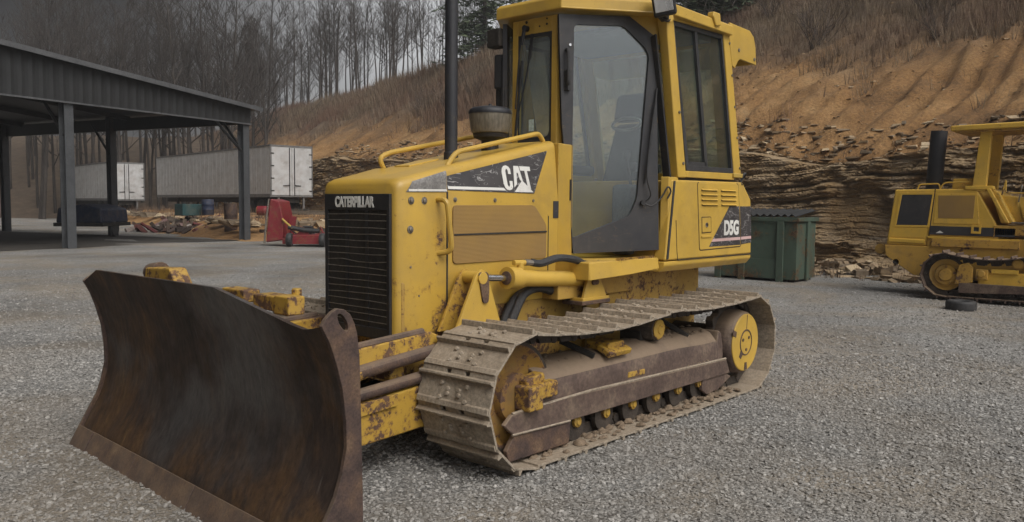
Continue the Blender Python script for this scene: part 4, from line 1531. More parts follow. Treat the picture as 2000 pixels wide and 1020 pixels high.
def cab_side(s_):
    # yellow corner below and behind the door
    mb = MB()
    mb.ext([(-.668, s_ * .628, 1.04), (-.640, s_ * .610, 2.60), (-.655, s_ * .655, 2.60), (-.70, s_ * .672, 1.04)], (0, s_ * .001, 0)) if False else None
    # rear post (leans forward towards the top)
    y0, y1 = .630, .700
    pst = MB()
    pst.ext([(-.800, s_ * y1, 1.600), (-.915, s_ * y1, 1.600), (-.690, s_ * y1, 2.690), (-.590, s_ * y1, 2.690)], (0, -s_ * (y1 - y0), 0))
    part('side_post', pst, M['yellow'], BD, .008)
    part('corner_plate', MB().ext([(-.415, s_ * .468, 2.685), (-.655, s_ * .640, 2.685), (-.655, s_ * .640, 2.50), (-.600, s_ * .580, 2.520), (-.44, s_ * .480, 2.655)], (-.012, -s_ * .02, 0)), M['yellow'], BD, .003)
    # return face of the post beside the door, its shadow painted black
    st = MB()
    st.ext([(-.575, s_ * .585, 2.545), (-.560, s_ * .640, 2.560), (-.705, s_ * .690, 1.600), (-.690, s_ * .642, 1.600)], (-.020, s_ * .0, -.002))
    part('post_return', st, M['black'], BD, .003)
    # back post
    part('rear_post', MB().ext([(-1.652, s_ * y1, 1.640), (-1.772, s_ * y1, 1.636), (-1.512, s_ * y1, 2.706), (-1.412, s_ * y1, 2.700)], (0, -s_ * (y1 - y0), 0)), M['yellow'], BD, .008)
    # header and sill rails
    part('top_rail', MB().ext([(-.690, s_ * (y1 - .002), 2.664), (-.690, s_ * (y1 - .002), 2.700), (-1.412, s_ * (y1 - .002), 2.710), (-1.412, s_ * (y1 - .002), 2.684)], (0, -s_ * .06, 0)), M['yellow'], BD, .004)
    part('sill_rail', MB().ext([(-.915, s_ * (y1 - .002), 1.605), (-.905, s_ * (y1 - .002), 1.650), (-1.655, s_ * (y1 - .002), 1.655), (-1.655, s_ * (y1 - .002), 1.605)], (0, -s_ * .06, 0)), M['yellow'], BD, .004)
    # sliding window
    f = part('side_window', MB().ext([(-.928, s_ * .692, 1.652), (-1.652, s_ * .692, 1.656), (-1.412, s_ * .692, 2.682), (-.692, s_ * .692, 2.664)], (0, -s_ * .03, 0),
             holes=[[(-.962, s_ * .692, 1.690), (-1.618, s_ * .692, 1.695), (-1.398, s_ * .692, 2.648), (-.722, s_ * .692, 2.632)]]), M['rubber'], BD, .003)
    part('window_pane', MB().ext([(-.958, s_ * .672, 1.686), (-1.622, s_ * .672, 1.690), (-1.394, s_ * .672, 2.652), (-.718, s_ * .672, 2.636)], (0, -s_ * .005, 0)), M['glass_dark'], f)
    part('window_divider', MB().ext([(-1.205, s_ * .689, 1.688), (-1.245, s_ * .689, 1.688), (-1.035, s_ * .689, 2.645), (-1.000, s_ * .689, 2.645)], (0, -s_ * .024, 0)), M['rubber'], f)
    part('window_divider', MB().ext([(-.958, s_ * .689, 1.686), (-1.21, s_ * .689, 1.688), (-1.216, s_ * .689, 1.722), (-.965, s_ * .689, 1.718)], (0, -s_ * .022, 0)), M['rubber'], f)
    # rubber gap under the cab
    part('cab_seal', MB().bx(-1.72, -.76, s_ * .60, s_ * .668, 1.585, 1.606), M['rubber'], BD)
    mb = BL()
    for x, z in ((-.790, 2.05), (-.86, 1.70)):
        mb.lathe([(.011, 0), (.011, .008), (.006, .010)], (x, s_ * .700, z), (0, s_, 0), 10)
    for k in range(5):
        f_ = k / 4
        mb.lathe([(.010, 0), (.010, .007)], (-1.735 + .225 * f_, s_ * .70, 1.70 + .93 * f_), (0, s_, 0), 10)
    bolts(BD, M['steelbolt'], mb)
cab_side(1)
cab_side(-1)
# cab wall under the door edge
for s_ in (1, -1):
    part('cab_corner', MB().ext([(-.672, s_ * .635, 1.040), (-.690, s_ * .690, 1.040), (-.82, s_ * .690, 1.040), (-.82, s_ * .600, 1.040)], (0, 0, .562)), M['yellow'], BD, .006)
# back wall with window
bw = part('back_wall', MB().ext([(-1.70, -.63, 1.60), (-1.70, .63, 1.60), (-1.46, .63, 2.69), (-1.46, -.63, 2.69)], (-.03, 0, 0),
          holes=[[(-1.685, -.55, 1.67), (-1.685, .55, 1.67), (-1.476, .55, 2.62), (-1.476, -.55, 2.62)]]), M['yellow'], BD)
part('window_pane', MB().ext([(-1.690, -.555, 1.665), (-1.690, .555, 1.665), (-1.481, .555, 2.625), (-1.481, -.555, 2.625)], (-.005, 0, 0)), M['glass_dark'], bw)

# roof
mb = MB()
RP = [(.022, .285), (-.60, .745), (-1.50, .735), (-1.50, -.735), (-.60, -.745), (.022, -.285), (.022, -.20), (.022, .20)]
top = [(.010, .270), (-.60, .715), (-1.48, .705), (-1.48, -.705), (-.60, -.715), (.010, -.270), (.010, -.2), (.010, .2)]
n = len(RP)
vs = [(x, y, 2.682) for x, y in RP] + [(x, y, 2.752) for x, y in RP] + [(x * .98 - .01, y * .97, 2.776) for x, y in top]
fs = [tuple(range(n - 1, -1, -1)), tuple(range(2 * n, 3 * n))]
for r_ in range(2):
    for k in range(n):
        fs.append((r_ * n + k, r_ * n + (k + 1) % n, (r_ + 1) * n + (k + 1) % n, (r_ + 1) * n + k))
mb.add(vs, fs)
roof = part('roof', mb, M['yellow'], BD, .008)
part('roof_lip', MB().tube([(.016, -.285, 2.684), (.016, .285, 2.684), (-.60, .742, 2.684)], .006, 6), M['yellow'], roof)
# tail cowl of the air conditioner over the rear
for s_ in (1, -1):
    tail = [(-1.49, 2.700), (-1.505, 2.785), (-1.840, 2.778), (-1.915, 2.740), (-1.952, 2.665), (-1.972, 2.525), (-1.690, 2.535), (-1.655, 2.515), (-1.605, 2.455), (-1.560, 2.470)]
    part('roof_tail', MB().ext([(x, s_ * .705, z) for x, z in tail], (0, -s_ * .02, 0)), M['yellow'], roof, .006)
part('roof_tail', MB().ext([(-1.45, -.684, 2.70), (-1.45, -.684, 2.775), (-1.840, -.684, 2.768), (-1.910, -.684, 2.730), (-1.945, -.684, 2.66), (-1.962, -.684, 2.53), (-1.94, -.684, 2.53), (-1.90, -.684, 2.69)], (0, 1.368, 0)), M['yellow'], roof, .005)
part('roof_bracket', MB().ext([(-1.15, .70, 2.765), (-1.16, .70, 2.800), (-1.255, .70, 2.800), (-1.275, .70, 2.715), (-1.20, .70, 2.700)], (0, .055, 0)), M['yellow'], roof, .01)
mb = BL()
for x, z in ((-1.66, 2.60), (-1.93, 2.565)):
    mb.lathe([(.014, 0), (.014, .005), (.008, .007)], (x, .705, z), (0, 1, 0), 10)
bolts(roof, M['steelbolt'], mb)
part('lifting_eye', MB().lathe([(.030, -.012), (.030, .012)], (-.585, .728, 2.655), (0.4, 1, 0), 16), M['yellow'], roof, .004)

# work light under the eave at the door corner, with its bracket and cable
wl = part('work_light', MB().box((-.455, .765, 2.715), (.10, .15, .15), (R(10), R(10), R(32))), M['black'], BD, .015)
part('lens', MB().box((-.392, .797, 2.716), (.012, .118, .125), (R(10), R(10), R(32))), M['lens'], wl, .004)
part('light_bracket', MB().box((-.54, .715, 2.690), (.16, .06, .10), (0, 0, R(20))).tube(smooth_path([(-.46, .72, 2.66), (-.52, .74, 2.625), (-.58, .735, 2.64), (-.60, .72, 2.70)], 4), .007, 6), M['dark'], wl)
# lamps and mirror on the far front corner
rl = part('work_light', MB().box((-.02, -.315, 2.56), (.09, .12, .13)), M['dark'], BD, .012)
part('mirror', MB().box((-.03, -.285, 2.33), (.03, .10, .24), (0, 0, R(20))), M['black'], BD, .02)
part('door_handle', MB().box((-.04, -.262, 2.22), (.05, .03, .42)), M['black'], BD, .01)
part('mirror', MB().box((-.055, -.31, 2.14), (.03, .07, .16), (0, 0, R(20))), M['black'], BD, .015)

# interior: seat, consoles, panel
st = part('seat', MB().ext([(-.72, -.24, 1.36), (-.74, -.24, 1.50), (-1.18, -.24, 1.46), (-1.22, -.24, 1.36)], (0, .48, 0))
          .ext([(-1.08, -.20, 1.46), (-1.24, -.20, 1.44), (-1.40, -.17, 2.04), (-1.28, -.17, 2.06)], (0, .40, 0)), M['seat'], BD, .04, seg=3)
part('headrest', MB().ext([(-1.19, -.14, 2.06), (-1.24, -.14, 2.285), (-1.34, -.14, 2.285), (-1.32, -.14, 2.06)], (0, .30, 0)), M['seat'], st, .04, seg=3)
for s_ in (1, -1):
    part('armrest', MB().box((-.98, s_ * .31, 1.68), (.36, .08, .07)), M['seat'], st, .02)
for s_ in (1, -1):
    part('console', MB().box((-.86, s_ * .36, 1.30), (.55, .16, .5)), M['interior'], BD, .03)
part('dashboard', MB().box((-.21, 0, 1.58), (.16, .30, .42)).box((-.16, 0, 1.25), (.14, .34, .5)), M['interior'], BD, .03)
part('control_lever', MB().tube([(-.72, .36, 1.54), (-.66, .36, 1.74)], .012, 8).lathe([(.02, 0), (.028, .03), (.02, .06)], (-.66, .36, 1.73), (0, 0, 1), 12), M['black'], BD)
rng = [(-1.235 + .055 * math.cos(a) * .4, .03 + .155 * math.cos(a), 2.07 + .045 * math.sin(a)) for a in np.linspace(0, 6.283, 25)]
part('grab_ring', MB().tube([(-1.10 + .03 * math.cos(a), .06 + .15 * math.cos(a), 2.03 + .045 * math.sin(a)) for a in np.linspace(0, 6.2831, 26)], .013, 6), M['wheelgrey'], BD)
part('cab_lining', MB().bx(-1.66, -.70, -.60, .60, 1.04, 1.30), M['interior'], BD)
part('headliner', MB().bx(-1.45, -.62, -.58, .58, 2.64, 2.675), M['interior'], BD)

# ---- rear body (tank and battery box) with louvres, latch and model decal
BOX = [(-.648, 1.000), (-.722, 1.582), (-1.800, 1.592), (-1.955, 1.455), (-1.982, 1.090), (-1.985, 1.013), (-.82, 1.019)]
for s_ in (1, -1):
    rb = part('rear_panel', MB().ext([(x, s_ * .70, z) for x, z in [(-.648, 1.02), (-.722, 1.582), (-1.800, 1.592), (-1.955, 1.455), (-1.982, 1.090), (-1.985, 1.020)]], (0, -s_ * .10, 0)), M['yellow'], BD, .014)
    part('rear_skirt', MB().ext([(-.640, s_ * .66, .940), (-.640, s_ * .698, .985), (-.645, s_ * .698, 1.014), (-.645, s_ * .60, 1.014), (-.640, s_ * .60, .94)], (-1.342, 0, 0)), M['yellow'], BD, .010)
    if s_ < 0:
        continue
    part('panel_seam', MB().tube([(-.78, .7005, 1.30), (-.80, .7005, 1.100), (-.815, .7005, 1.019)], .003, 4).tube([(-.815, .7005, 1.019), (-1.984, .7005, 1.017)], .004, 4), M['dark'], rb)
    dr = part('access_door', MB().ext([(x, .6995, z) for x, z in rrect([(-1.074, 1.568), (-1.128, 1.080), (-1.790, 1.088), (-1.716, 1.574)], .02)], (0, .004, 0)), M['yellow'], BD, .002)
    part('panel_seam', MB().tube([(x, .7010, z) for x, z in rrect([(-1.070, 1.572), (-1.124, 1.076), (-1.794, 1.084), (-1.716, 1.578)], .02)][:], .0028, 4), M['dark'], dr)
    lv, lvd = MB(), MB()
    for c_ in range(2):
        for k in range(4):
            x0 = -1.120 - c_ * .305 - k * .004
            z = 1.528 - k * .036
            lv.ext([(x0, .702, z), (x0 - .255, .702, z), (x0 - .248, .716, z - .008), (x0 - .007, .716, z - .008)], (0, 0, -.004))
            lv.ext([(x0, .702, z + .002), (x0 - .255, .702, z + .002), (x0 - .255, .702, z - .006), (x0, .702, z - .006)], (0, .003, 0))
            lvd.bx(x0 - .250, x0 - .005, .700, .7042, z - .017, z - .009)
    part('louvre', lv, M['yellow'], dr)
    part('louvre_slot', lvd, M['dark'], dr)
    lt = part('latch', MB().ext([(-1.142, .703, 1.315), (-1.150, .703, 1.208), (-1.285, .703, 1.210), (-1.275, .703, 1.317)], (0, .005, 0)).bx(-1.292, -1.142, .703, .711, 1.168, 1.182), M['yellow'], dr, .003)
    part('latch', MB().lathe([(.020, 0), (.018, .006), (.008, .008)], (-1.212, .707, 1.262), (0, 1, 0), 14), M['chrome'], dr)
    part('panel_seam', MB().tube([(-1.142, .7045, 1.32), (-1.150, .7045, 1.203), (-1.288, .7045, 1.206), (-1.278, .7045, 1.32), (-1.142, .7045, 1.32)], .003, 4), M['dark'], dr)
    # model decal across door and corner
    def flat(name, pts, mat, y, par):
        return part(name, MB().ext([(x, y, z) for x, z in pts], (0, .0012, 0)), mat, par)
    flat('model_decal', [(-1.262, 1.098), (-1.575, 1.402), (-1.742, 1.402), (-1.781, 1.098)], M['decal'], .7030, dr)
    flat('model_decal', [(-1.797, 1.100), (-1.759, 1.402), (-1.955, 1.402), (-1.977, 1.110)], M['decal'], .7002, rb)
    flat('decal_stripe', [(-1.298, 1.134), (-1.322, 1.156), (-1.7735, 1.160), (-1.776, 1.138)], M['pink'], .7046, dr)
    flat('decal_stripe', [(-1.793, 1.138), (-1.790, 1.160), (-1.968, 1.164), (-1.970, 1.142)], M['pink'], .7018, rb)
    put_text('lettering', 'D5G', .245, .118, M['white'], (-1.617, .7052, 1.236), (-1, 0, 0), (0, 0, 1), dr, .045, .0012)
part('rear_body', MB().ext([(x, -.60, z) for x, z in [(-.66, 1.02), (-.73, 1.580), (-1.795, 1.588), (-1.945, 1.45), (-1.97, 1.10), (-1.975, 1.015)]], (0, 1.2, 0)), M['yellow'], BD, .012)
part('tail_light', MB().box((-1.70, .69, 1.640), (.16, .05, .035)), M['gold'], BD, .008)
part('hose', MB().tube(smooth_path([(-1.76, .70, 1.62), (-1.79, .72, 1.66), (-1.83, .70, 1.64), (-1.80, .68, 1.60), (-1.78, .70, 1.57)], 4), .010, 6), M['rubber'], BD)
part('cab_seal', MB().ext([(-.735, .7015, 1.575), (-.758, .7015, 1.575), (-.684, .7015, 1.03), (-.660, .7015, 1.03)], (0, .004, 0)), M['rubber'], BD)

# ---- undercarriage -----------------------------------------------------------
TQ, TD = track_path(1.125, .402, -1.400, .392, .340)
NSH = 39
PITCH = TD[-1] / NSH
shoe_me = None
def build_track(yc):
    global shoe_me
    s_ = 1 if yc > 0 else -1
    ch = MB()
    for k in range(NSH):
        i0 = len(ch.v)
        c1 = chain_links(PITCH)
        o = len(ch.v)
        ch.v.extend(c1.v); ch.f.extend([tuple(a + o for a in f) for f in c1.f])
        ch.xf(Matrix.Translation((0, yc, 0)) @ place_on_path(TQ, TD, (k + .5) * PITCH), i0)
    tr = part('track', ch, M['chain'], BD)
    if shoe_me is None:
        shoe_me = shoe_mesh(PITCH, .508).mesh('track_shoe', M['shoe'], 30)
    rg = random.Random(3)
    for k in range(NSH):
        o = link('track_shoe', shoe_me, tr, .0025, 1)
        o.matrix_local = Matrix.Translation((rg.uniform(-.002, .002), yc, 0)) @ place_on_path(TQ, TD, (k + .42) * PITCH) @ Matrix.Rotation(R(rg.uniform(-1.2, 1.2)), 4, 'Y')
    # idler
    idl = part('idler', MB().lathe([(.10, -.10), (.285, -.10), (.285, -.045), (.300, -.040), (.300, .040), (.285, .045), (.285, .10), (.262, .105), (.225, .075), (.135, .075), (.125, .115), (.06, .115)], (1.125, yc, .402), (0, s_, 0), 40), M['idler'], BD, smooth=40)
    part('tread_rim', MB().lathe([(.288, -.102), (.288, -.044), (.303, -.040), (.303, .040), (.288, .044), (.288, .102), (.270, .104), (.270, -.104)], (1.125, yc, .402), (0, s_, 0), 40), M['chain'], idl, smooth=40)
    # idler yoke and its block on the outside
    part('idler_yoke', MB().box((1.085, yc + s_ * .165, .402), (.115, .11, .13)).box((.96, yc + s_ * .155, .425), (.16, .09, .085)).box((1.03, yc + s_ * .13, .482), (.15, .08, .05), (0, R(8), 0)), M['yellow_worn'], BD, .012)
    # sprocket with its big flat final drive cover
    spr = MB()
    nt_ = 13
    prof = []
    for k in range(nt_ * 4):
        a = 2 * math.pi * k / (nt_ * 4)
        r = (.262, .300, .300, .262)[k % 4]
        prof.append((-1.400 + r * math.cos(a), yc - s_ * .03, .392 + r * math.sin(a)))
    spr.ext(prof, (0, s_ * .06, 0))
    sp = part('sprocket', spr, M['chain'], BD, .004)
    part('final_drive', MB().lathe([(.235, -.02), (.238, .10), (.228, .150), (.212, .168)], (-1.400, yc, .392), (0, s_, 0), 48), M['guard'], sp, smooth=40)
    cv = part('hub_cover', MB().lathe([(.213, 0), (.213, .006), (.207, .010), (.105, .011)], (-1.400, yc + s_ * .166, .392), (0, s_, 0), 48), M['yellow'], sp, smooth=30)
    rgm = MB()
    rgm.lathe([(.098, 0), (.098, .004), (.088, .005), (.088, 0)], (-1.400, yc + s_ * .1765, .392), (0, s_, 0), 36)
    rgm.ext([(-1.400 + x, yc + s_ * .177, .392 + z) for x, z in ((.165, .055), (.215, .075), (.215, .115), (.155, .095))], (0, s_ * .003, 0))
    rgm.ext([(-1.400 + x, yc + s_ * .177, .392 + z) for x, z in ((-.025, -.205), (.02, -.205), (.012, -.15), (-.018, -.15))], (0, s_ * .003, 0))
    rgm.ext([(-1.400 + x, yc + s_ * .177, .392 + z) for x, z in ((.05, -.085), (.085, -.055), (.105, -.095), (.08, -.115))], (0, s_ * .003, 0))
    rgm.tube([(-1.400 - .005, yc + s_ * .177, .392 + .10), (-1.400 - .015, yc + s_ * .177, .392 + .205)], .003, 4)
    for a in (25, 145, 265):
        rgm.lathe([(.012, 0), (.012, .006)], (-1.400 + .055 * math.cos(R(a)), yc + s_ * .1765, .392 + .055 * math.sin(R(a))), (0, s_, 0), 10)
    part('cover_seam', rgm, M['rust'], sp)
    # carrier roller
    cr_ = part('carrier_roller', MB().lathe([(.045, -.12), (.085, -.12), (.085, .06), (.075, .075), (.075, .105), (.062, .108)], (-.24, yc + s_ * .02, .610), (0, s_, 0), 24), M['chain'], BD, smooth=35)
    part('roller_cap', MB().lathe([(.066, 0), (.066, .010), (.056, .014), (.030, .015), (.026, .022)], (-.24, yc + s_ * .126, .610), (0, s_, 0), 20), M['yellow_worn'], cr_, smooth=35)
    part('roller_bracket', MB().box((-.20, yc - s_ * .03, .50), (.10, .16, .20)), M['dark'], BD, .01)
    # roller frame: box with a rounded deck on top, guards along the foot
    sec = [(yc - s_ * .15, .30), (yc - s_ * .15, .470), (yc - s_ * .08, .540), (yc + s_ * .02, .548), (yc + s_ * .10, .520), (yc + s_ * .150, .462), (yc + s_ * .160, .395), (yc + s_ * .160, .24), (yc - s_ * .1, .24)]
    fr = MB()
    xs = [.985, .90, .45, 0, -.45, -.80, -.99]
    loft(fr, [[(x + (.03 * (p[1] > .45)) * 0, p[0], p[1] - (.0 if x > -.8 else .015)) for p in sec] for x in xs])
    f_ = part('track_frame', fr, M['guard'], BD, .006, smooth=50)
    part('frame_end', MB().ext([(-.985, yc + s_ * .16, .30), (-.985, yc + s_ * .16, .44), (-1.03, yc + s_ * .15, .52), (-1.09, yc + s_ * .13, .50), (-1.10, yc + s_ * .15, .40), (-1.085, yc + s_ * .16, .29)], (0, -s_ * .22, 0)), M['guard'], f_, .015)
    part('frame_box', MB().box((.25, yc + s_ * .06, .566), (.17, .16, .05)).box((.25, yc + s_ * .125, .545), (.23, .10, .035), (R(-25 * s_), 0, 0)), M['yellow_worn'], f_, .006)
    part('brace', MB().box((.48, yc + s_ * .02, .565), (.035, .22, .03), (R(-20 * s_), 0, R(20))), M['dark'], f_, .004)
    part('brace', MB().box((-.62, yc - s_ * .02, .585), (.05, .30, .03), (R(-30 * s_), 0, R(28 * s_))), M['dark'], f_, .004)
    # long side guard with a slot, front shoe-guide plate below it
    gp = [(1.285, .290), (1.225, .335), (.92, .352), (.55, .345), (-1.10, .305), (-1.165, .198), (.75, .215), (1.10, .225), (1.215, .232)]
    part('track_guard', MB().ext([(x, yc + s_ * .175, z) for x, z in gp], (0, -s_ * .028, 0)), M['guard'], f_, .006)
    part('guard_bead', MB().tube([(1.22, yc + s_ * .172, .232), (.74, yc + s_ * .172, .214)], .007, 6).tube([(1.22, yc + s_ * .168, .340), (.55, yc + s_ * .168, .350), (-1.10, yc + s_ * .168, .310)], .008, 6), M['shoe'], f_)
    part('track_guard', MB().ext([(1.235, yc + s_ * .165, .09), (1.255, yc + s_ * .165, .15), (1.19, yc + s_ * .165, .228), (.72, yc + s_ * .165, .214), (.735, yc + s_ * .165, .085)], (0, -s_ * .03, 0)), M['rust'], f_, .006)
    part('track_guard', MB().ext([(-.78, yc + s_ * .165, .205), (-1.12, yc + s_ * .165, .200), (-1.20, yc + s_ * .165, .165), (-1.00, yc + s_ * .165, .10), (-.84, yc + s_ * .165, .09), (-.77, yc + s_ * .165, .13)], (0, -s_ * .03, 0)), M['guard'], f_, .006)
    part('guard_slot', MB().ext([(.155, yc + s_ * .158, .362), (.15, yc + s_ * .158, .395), (-.03, yc + s_ * .158, .390), (-.03, yc + s_ * .158, .357)], (0, s_ * .008, 0)), M['yellow_worn'], f_, .003)
    # bottom rollers
    for x in (.92, .62, .335, .05, -.225, -.50, -.78, -1.02):
        r_ = part('track_roller', MB().lathe([(.05, -.13), (.092, -.13), (.092, -.085), (.070, -.08), (.070, .08), (.092, .085), (.092, .118), (.06, .12)], (x, yc, .158), (0, s_, 0), 20), M['chain'], BD, smooth=35)
        part('roller_collar', MB().lathe([(.034, 0), (.034, .022), (.022, .026), (.018, .034)], (x, yc + s_ * .118, .178), (0, s_, 0), 12).box((x + .01, yc + s_ * .130, .205), (.052, .022, .028)), M['yellow_worn'], r_, .004)

def mud(yc, parent):
    """lumps of dried mud on the roller deck, the ledges and the lower run of shoes"""
    s_ = 1 if yc > 0 else -1
    rg = random.Random(19)
    mb = MB()
    def lump(x, y, z, r, flat):
        o = len(mb.v)
        n = 9
        for (f, h) in ((1.0, 0.0), (.85, .55), (.45, .95)):
            for k in range(n):
                a = 2 * math.pi * k / n
                q = r * f * rg.uniform(.75, 1.25)
                mb.v.append((x + q * math.cos(a), y + q * math.sin(a) * .8, z + r * flat * h * rg.uniform(.7, 1.2) - .004))
        mb.v.append((x, y, z + r * flat))
        for i in range(2):
            for k in range(n):
                mb.f.append((o + i * n + k, o + i * n + (k + 1) % n, o + (i + 1) * n + (k + 1) % n, o + (i + 1) * n + k))
        for k in range(n):
            mb.f.append((o + 2 * n + k, o + 2 * n + (k + 1) % n, o + 3 * n))
    for i in range(150):                       # along the lower run, against the rollers
        lump(rg.uniform(-1.25, 1.05), yc + s_ * rg.uniform(.10, .23), .074, rg.uniform(.010, .045) * rg.uniform(.5, 1), rg.uniform(.3, .75))
    for i in range(70):                        # on the deck
        t = rg.uniform(-.06, .09)
        lump(rg.uniform(-.95, .92), yc + s_ * t, .548 - max(t - .02, 0) * .36, rg.uniform(.006, .028), rg.uniform(.25, .5))
    for i in range(60):                        # on the guard ledge
        lump(rg.uniform(-1.0, .9), yc + s_ * rg.uniform(.150, .165), .333 + .0, rg.uniform(.006, .014), .5)
    for i in range(130):                       # on the upper run of shoes
        x = rg.uniform(-1.2, 1.05)
        j = int(np.argmin(np.abs(TQ[180:, 0] - x)) + 180)
        lump(x, yc + rg.uniform(-.24, .24), float(TQ[j, 1]) + .009, rg.uniform(.005, .018), rg.uniform(.3, .7))
    o = part('dried_mud', mb, M['mud'], parent, 0, smooth=50)
    o['kind'] = 'stuff'
    return o

M['mud'] = speckled('dried_brown_mud', [(0.3, (0.12, 0.085, 0.055)), (0.7, (0.23, 0.17, 0.115))], 14, 0.95, 0.6, 90)
build_track(.776)
mud(.776, [c for c in BD.children if c.name.startswith('track_frame')][0])
build_track(-.776)

# ---- lift cylinders and their brackets ----------------------------------------
def lift(s_):
    y = s_ * .455
    cyl = part('lift_cylinder', MB().cyl((.70, y, .968), (-.03, y, .918), .050, n=24).lathe([(.066, 0), (.066, .10), (.052, .112)], (.72, y, .9694), (-1, 0, -.0685), 24)
               .lathe([(.058, -.035), (.058, .035)], (-.045, y, .917), (0, s_, 0), 20), M['yellow'], BD, smooth=35)
    part('gland', MB().lathe([(.040, 0), (.040, .006), (.022, .007)], (.722, y, .9696), (1, 0, .0685), 20), M['rust'], cyl)
    part('piston_rod', MB().cyl((.72, y, .9694), (1.00, y, .989), .020, n=16), M['chrome'], cyl)
    part('port_fitting', MB().cyl((.60, y, 1.0), (.60, y, 1.055), .022, n=12).tube([(.66, y, 1.056), (.50, y, 1.052)], .017, 10), M['yellow'], cyl, .002)
    # front bracket: two triangular plates with a dark lock plate and pin
    for off, nm in ((.062, 0), (-.062, 0)):
        yy = y + s_ * off
        pr = [(1.215, .70), (1.065, .985), (1.045, 1.020), (1.010, 1.040), (.975, 1.026), (.955, .99), (.840, .70)]
        part('lift_bracket', MB().ext([(x, yy - s_ * .010, z) for x, z in pr], (0, s_ * .020, 0)), M['yellow_worn' if off < 0 else 'yellow'], BD, .003)
    part('lock_plate', MB().ext([(x, y + s_ * .073, z) for x, z in rrect([(1.045, 1.026), (.962, 1.026), (.955, .93), (.962, .850), (1.005, .850)], .028)], (0, s_ * .010, 0)), M['rust'], BD, .003)
    part('pin', MB().lathe([(.035, -.085), (.035, .085)], (1.008, y, .992), (0, s_, 0), 18), M['yellow'], BD, .003)
    # rear trunnion bracket
    yy = y + s_ * .062
    part('trunnion_bracket', MB().ext([(x, yy, z) for x, z in [(.075, .80), (.02, .955), (-.015, .985), (-.06, .985), (-.09, .955), (-.185, .80)]], (0, s_ * .022, 0))
         .bx(-.20, .09, y - s_ * .06, yy + s_ * .03, .785, .805), M['yellow'], BD, .004)
    part('bracket_foot', MB().bx(-.21, .10, y - s_ * .07, yy + s_ * .032, .760, .786), M['rust'], BD, .004)
    mb = BL()
    for k in range(4):
        a = R(90 * k + 45)
        mb.lathe([(.019, 0), (.019, .014)], (-.042 + .022 * math.cos(a), yy + s_ * .022, .918 + .022 * math.sin(a)), (0, s_, 0), 6)
    bolts(BD, M['rust'], mb)
    part('hose', MB().tube(smooth_path([(.50, y, 1.052), (.44, y + s_ * .03, 1.045), (.30, y + s_ * .05, 1.072), (.14, y + s_ * .06, 1.055), (.02, y + s_ * .05, 1.02), (-.10, y + s_ * .07, 1.012)], 5), .024, 10), M['rubber'], BD)
    part('hose_end', MB().tube([(.56, y, 1.054), (.47, y + s_ * .012, 1.048)], .019, 8).lathe([(.030, 0), (.030, .015)], (-.10, y + s_ * .075, 1.012), (1, 0, 0), 12), M['steelbolt'], BD)
    part('hose', MB().tube(smooth_path([(.63, s_ * .40, .66), (.585, s_ * .40, .75), (.50, s_ * .40, .855), (.36, s_ * .40, .885), (.20, s_ * .41, .845), (.06, s_ * .42, .80)], 5), .030, 10), M['rubber'], BD)
    part('hose', MB().tube(smooth_path([(.66, s_ * .37, .66), (.625, s_ * .37, .75), (.54, s_ * .37, .84), (.42, s_ * .37, .875)], 5), .022, 10), M['rubber'], BD)
lift(1)
lift(-1)

# ---- push frame ---------------------------------------------------------------
for s_ in (1, -1):
    part('push_arm', MB().ext([(2.30, s_ * .52, .20), (2.30, s_ * .52, .40), (1.30, s_ * .52, .47), (1.00, s_ * .50, .46), (1.00, s_ * .50, .28), (1.30, s_ * .52, .24)], (0, -s_ * .10, 0)), M['yellow_worn'], BD, .012)
    part('push_arm', MB().ext([(2.30, s_ * .50, .575), (2.30, s_ * .50, .665), (1.36, s_ * .50, .728), (1.30, s_ * .50, .70), (1.33, s_ * .50, .642)], (0, -s_ * .09, 0)), M['yellow_worn'], BD, .010)
    part('arm_cap', MB().tube([(2.28, s_ * .47, .672), (1.40, s_ * .47, .728)], .022, 8), M['rust'], BD)
    part('angle_cylinder', MB().cyl((2.28, s_ * .50, .545), (1.85, s_ * .50, .575), .040, n=16).cyl((1.85, s_ * .50, .575), (1.20, s_ * .48, .645), .034, n=16), M['yellow_worn'], BD, smooth=35)
    part('angle_rod', MB().cyl((1.95, s_ * .505, .572), (1.10, s_ * .485, .650), .0350, n=16), M['rust'], BD, smooth=35)
    part('tilt_tube', MB().cyl((2.28, s_ * .515, .445), (1.20, s_ * .500, .515), .031, n=16), M['rust'], BD, smooth=35)
    part('arm_wear_plate', MB().ext([(2.28, s_ * .5205, .345), (2.28, s_ * .5205, .405), (1.62, s_ * .5205, .445), (1.62, s_ * .5205, .385)], (0, s_ * .012, 0)), M['yellow_worn'], BD, .003)
part('push_frame', MB().box((2.22, 0, .42), (.16, .95, .26)), M['yellow_worn'], BD, .015)
part('cross_tube', MB().box((1.55, 0, .55), (.10, .90, .12)), M['yellow_worn'], BD, .015)

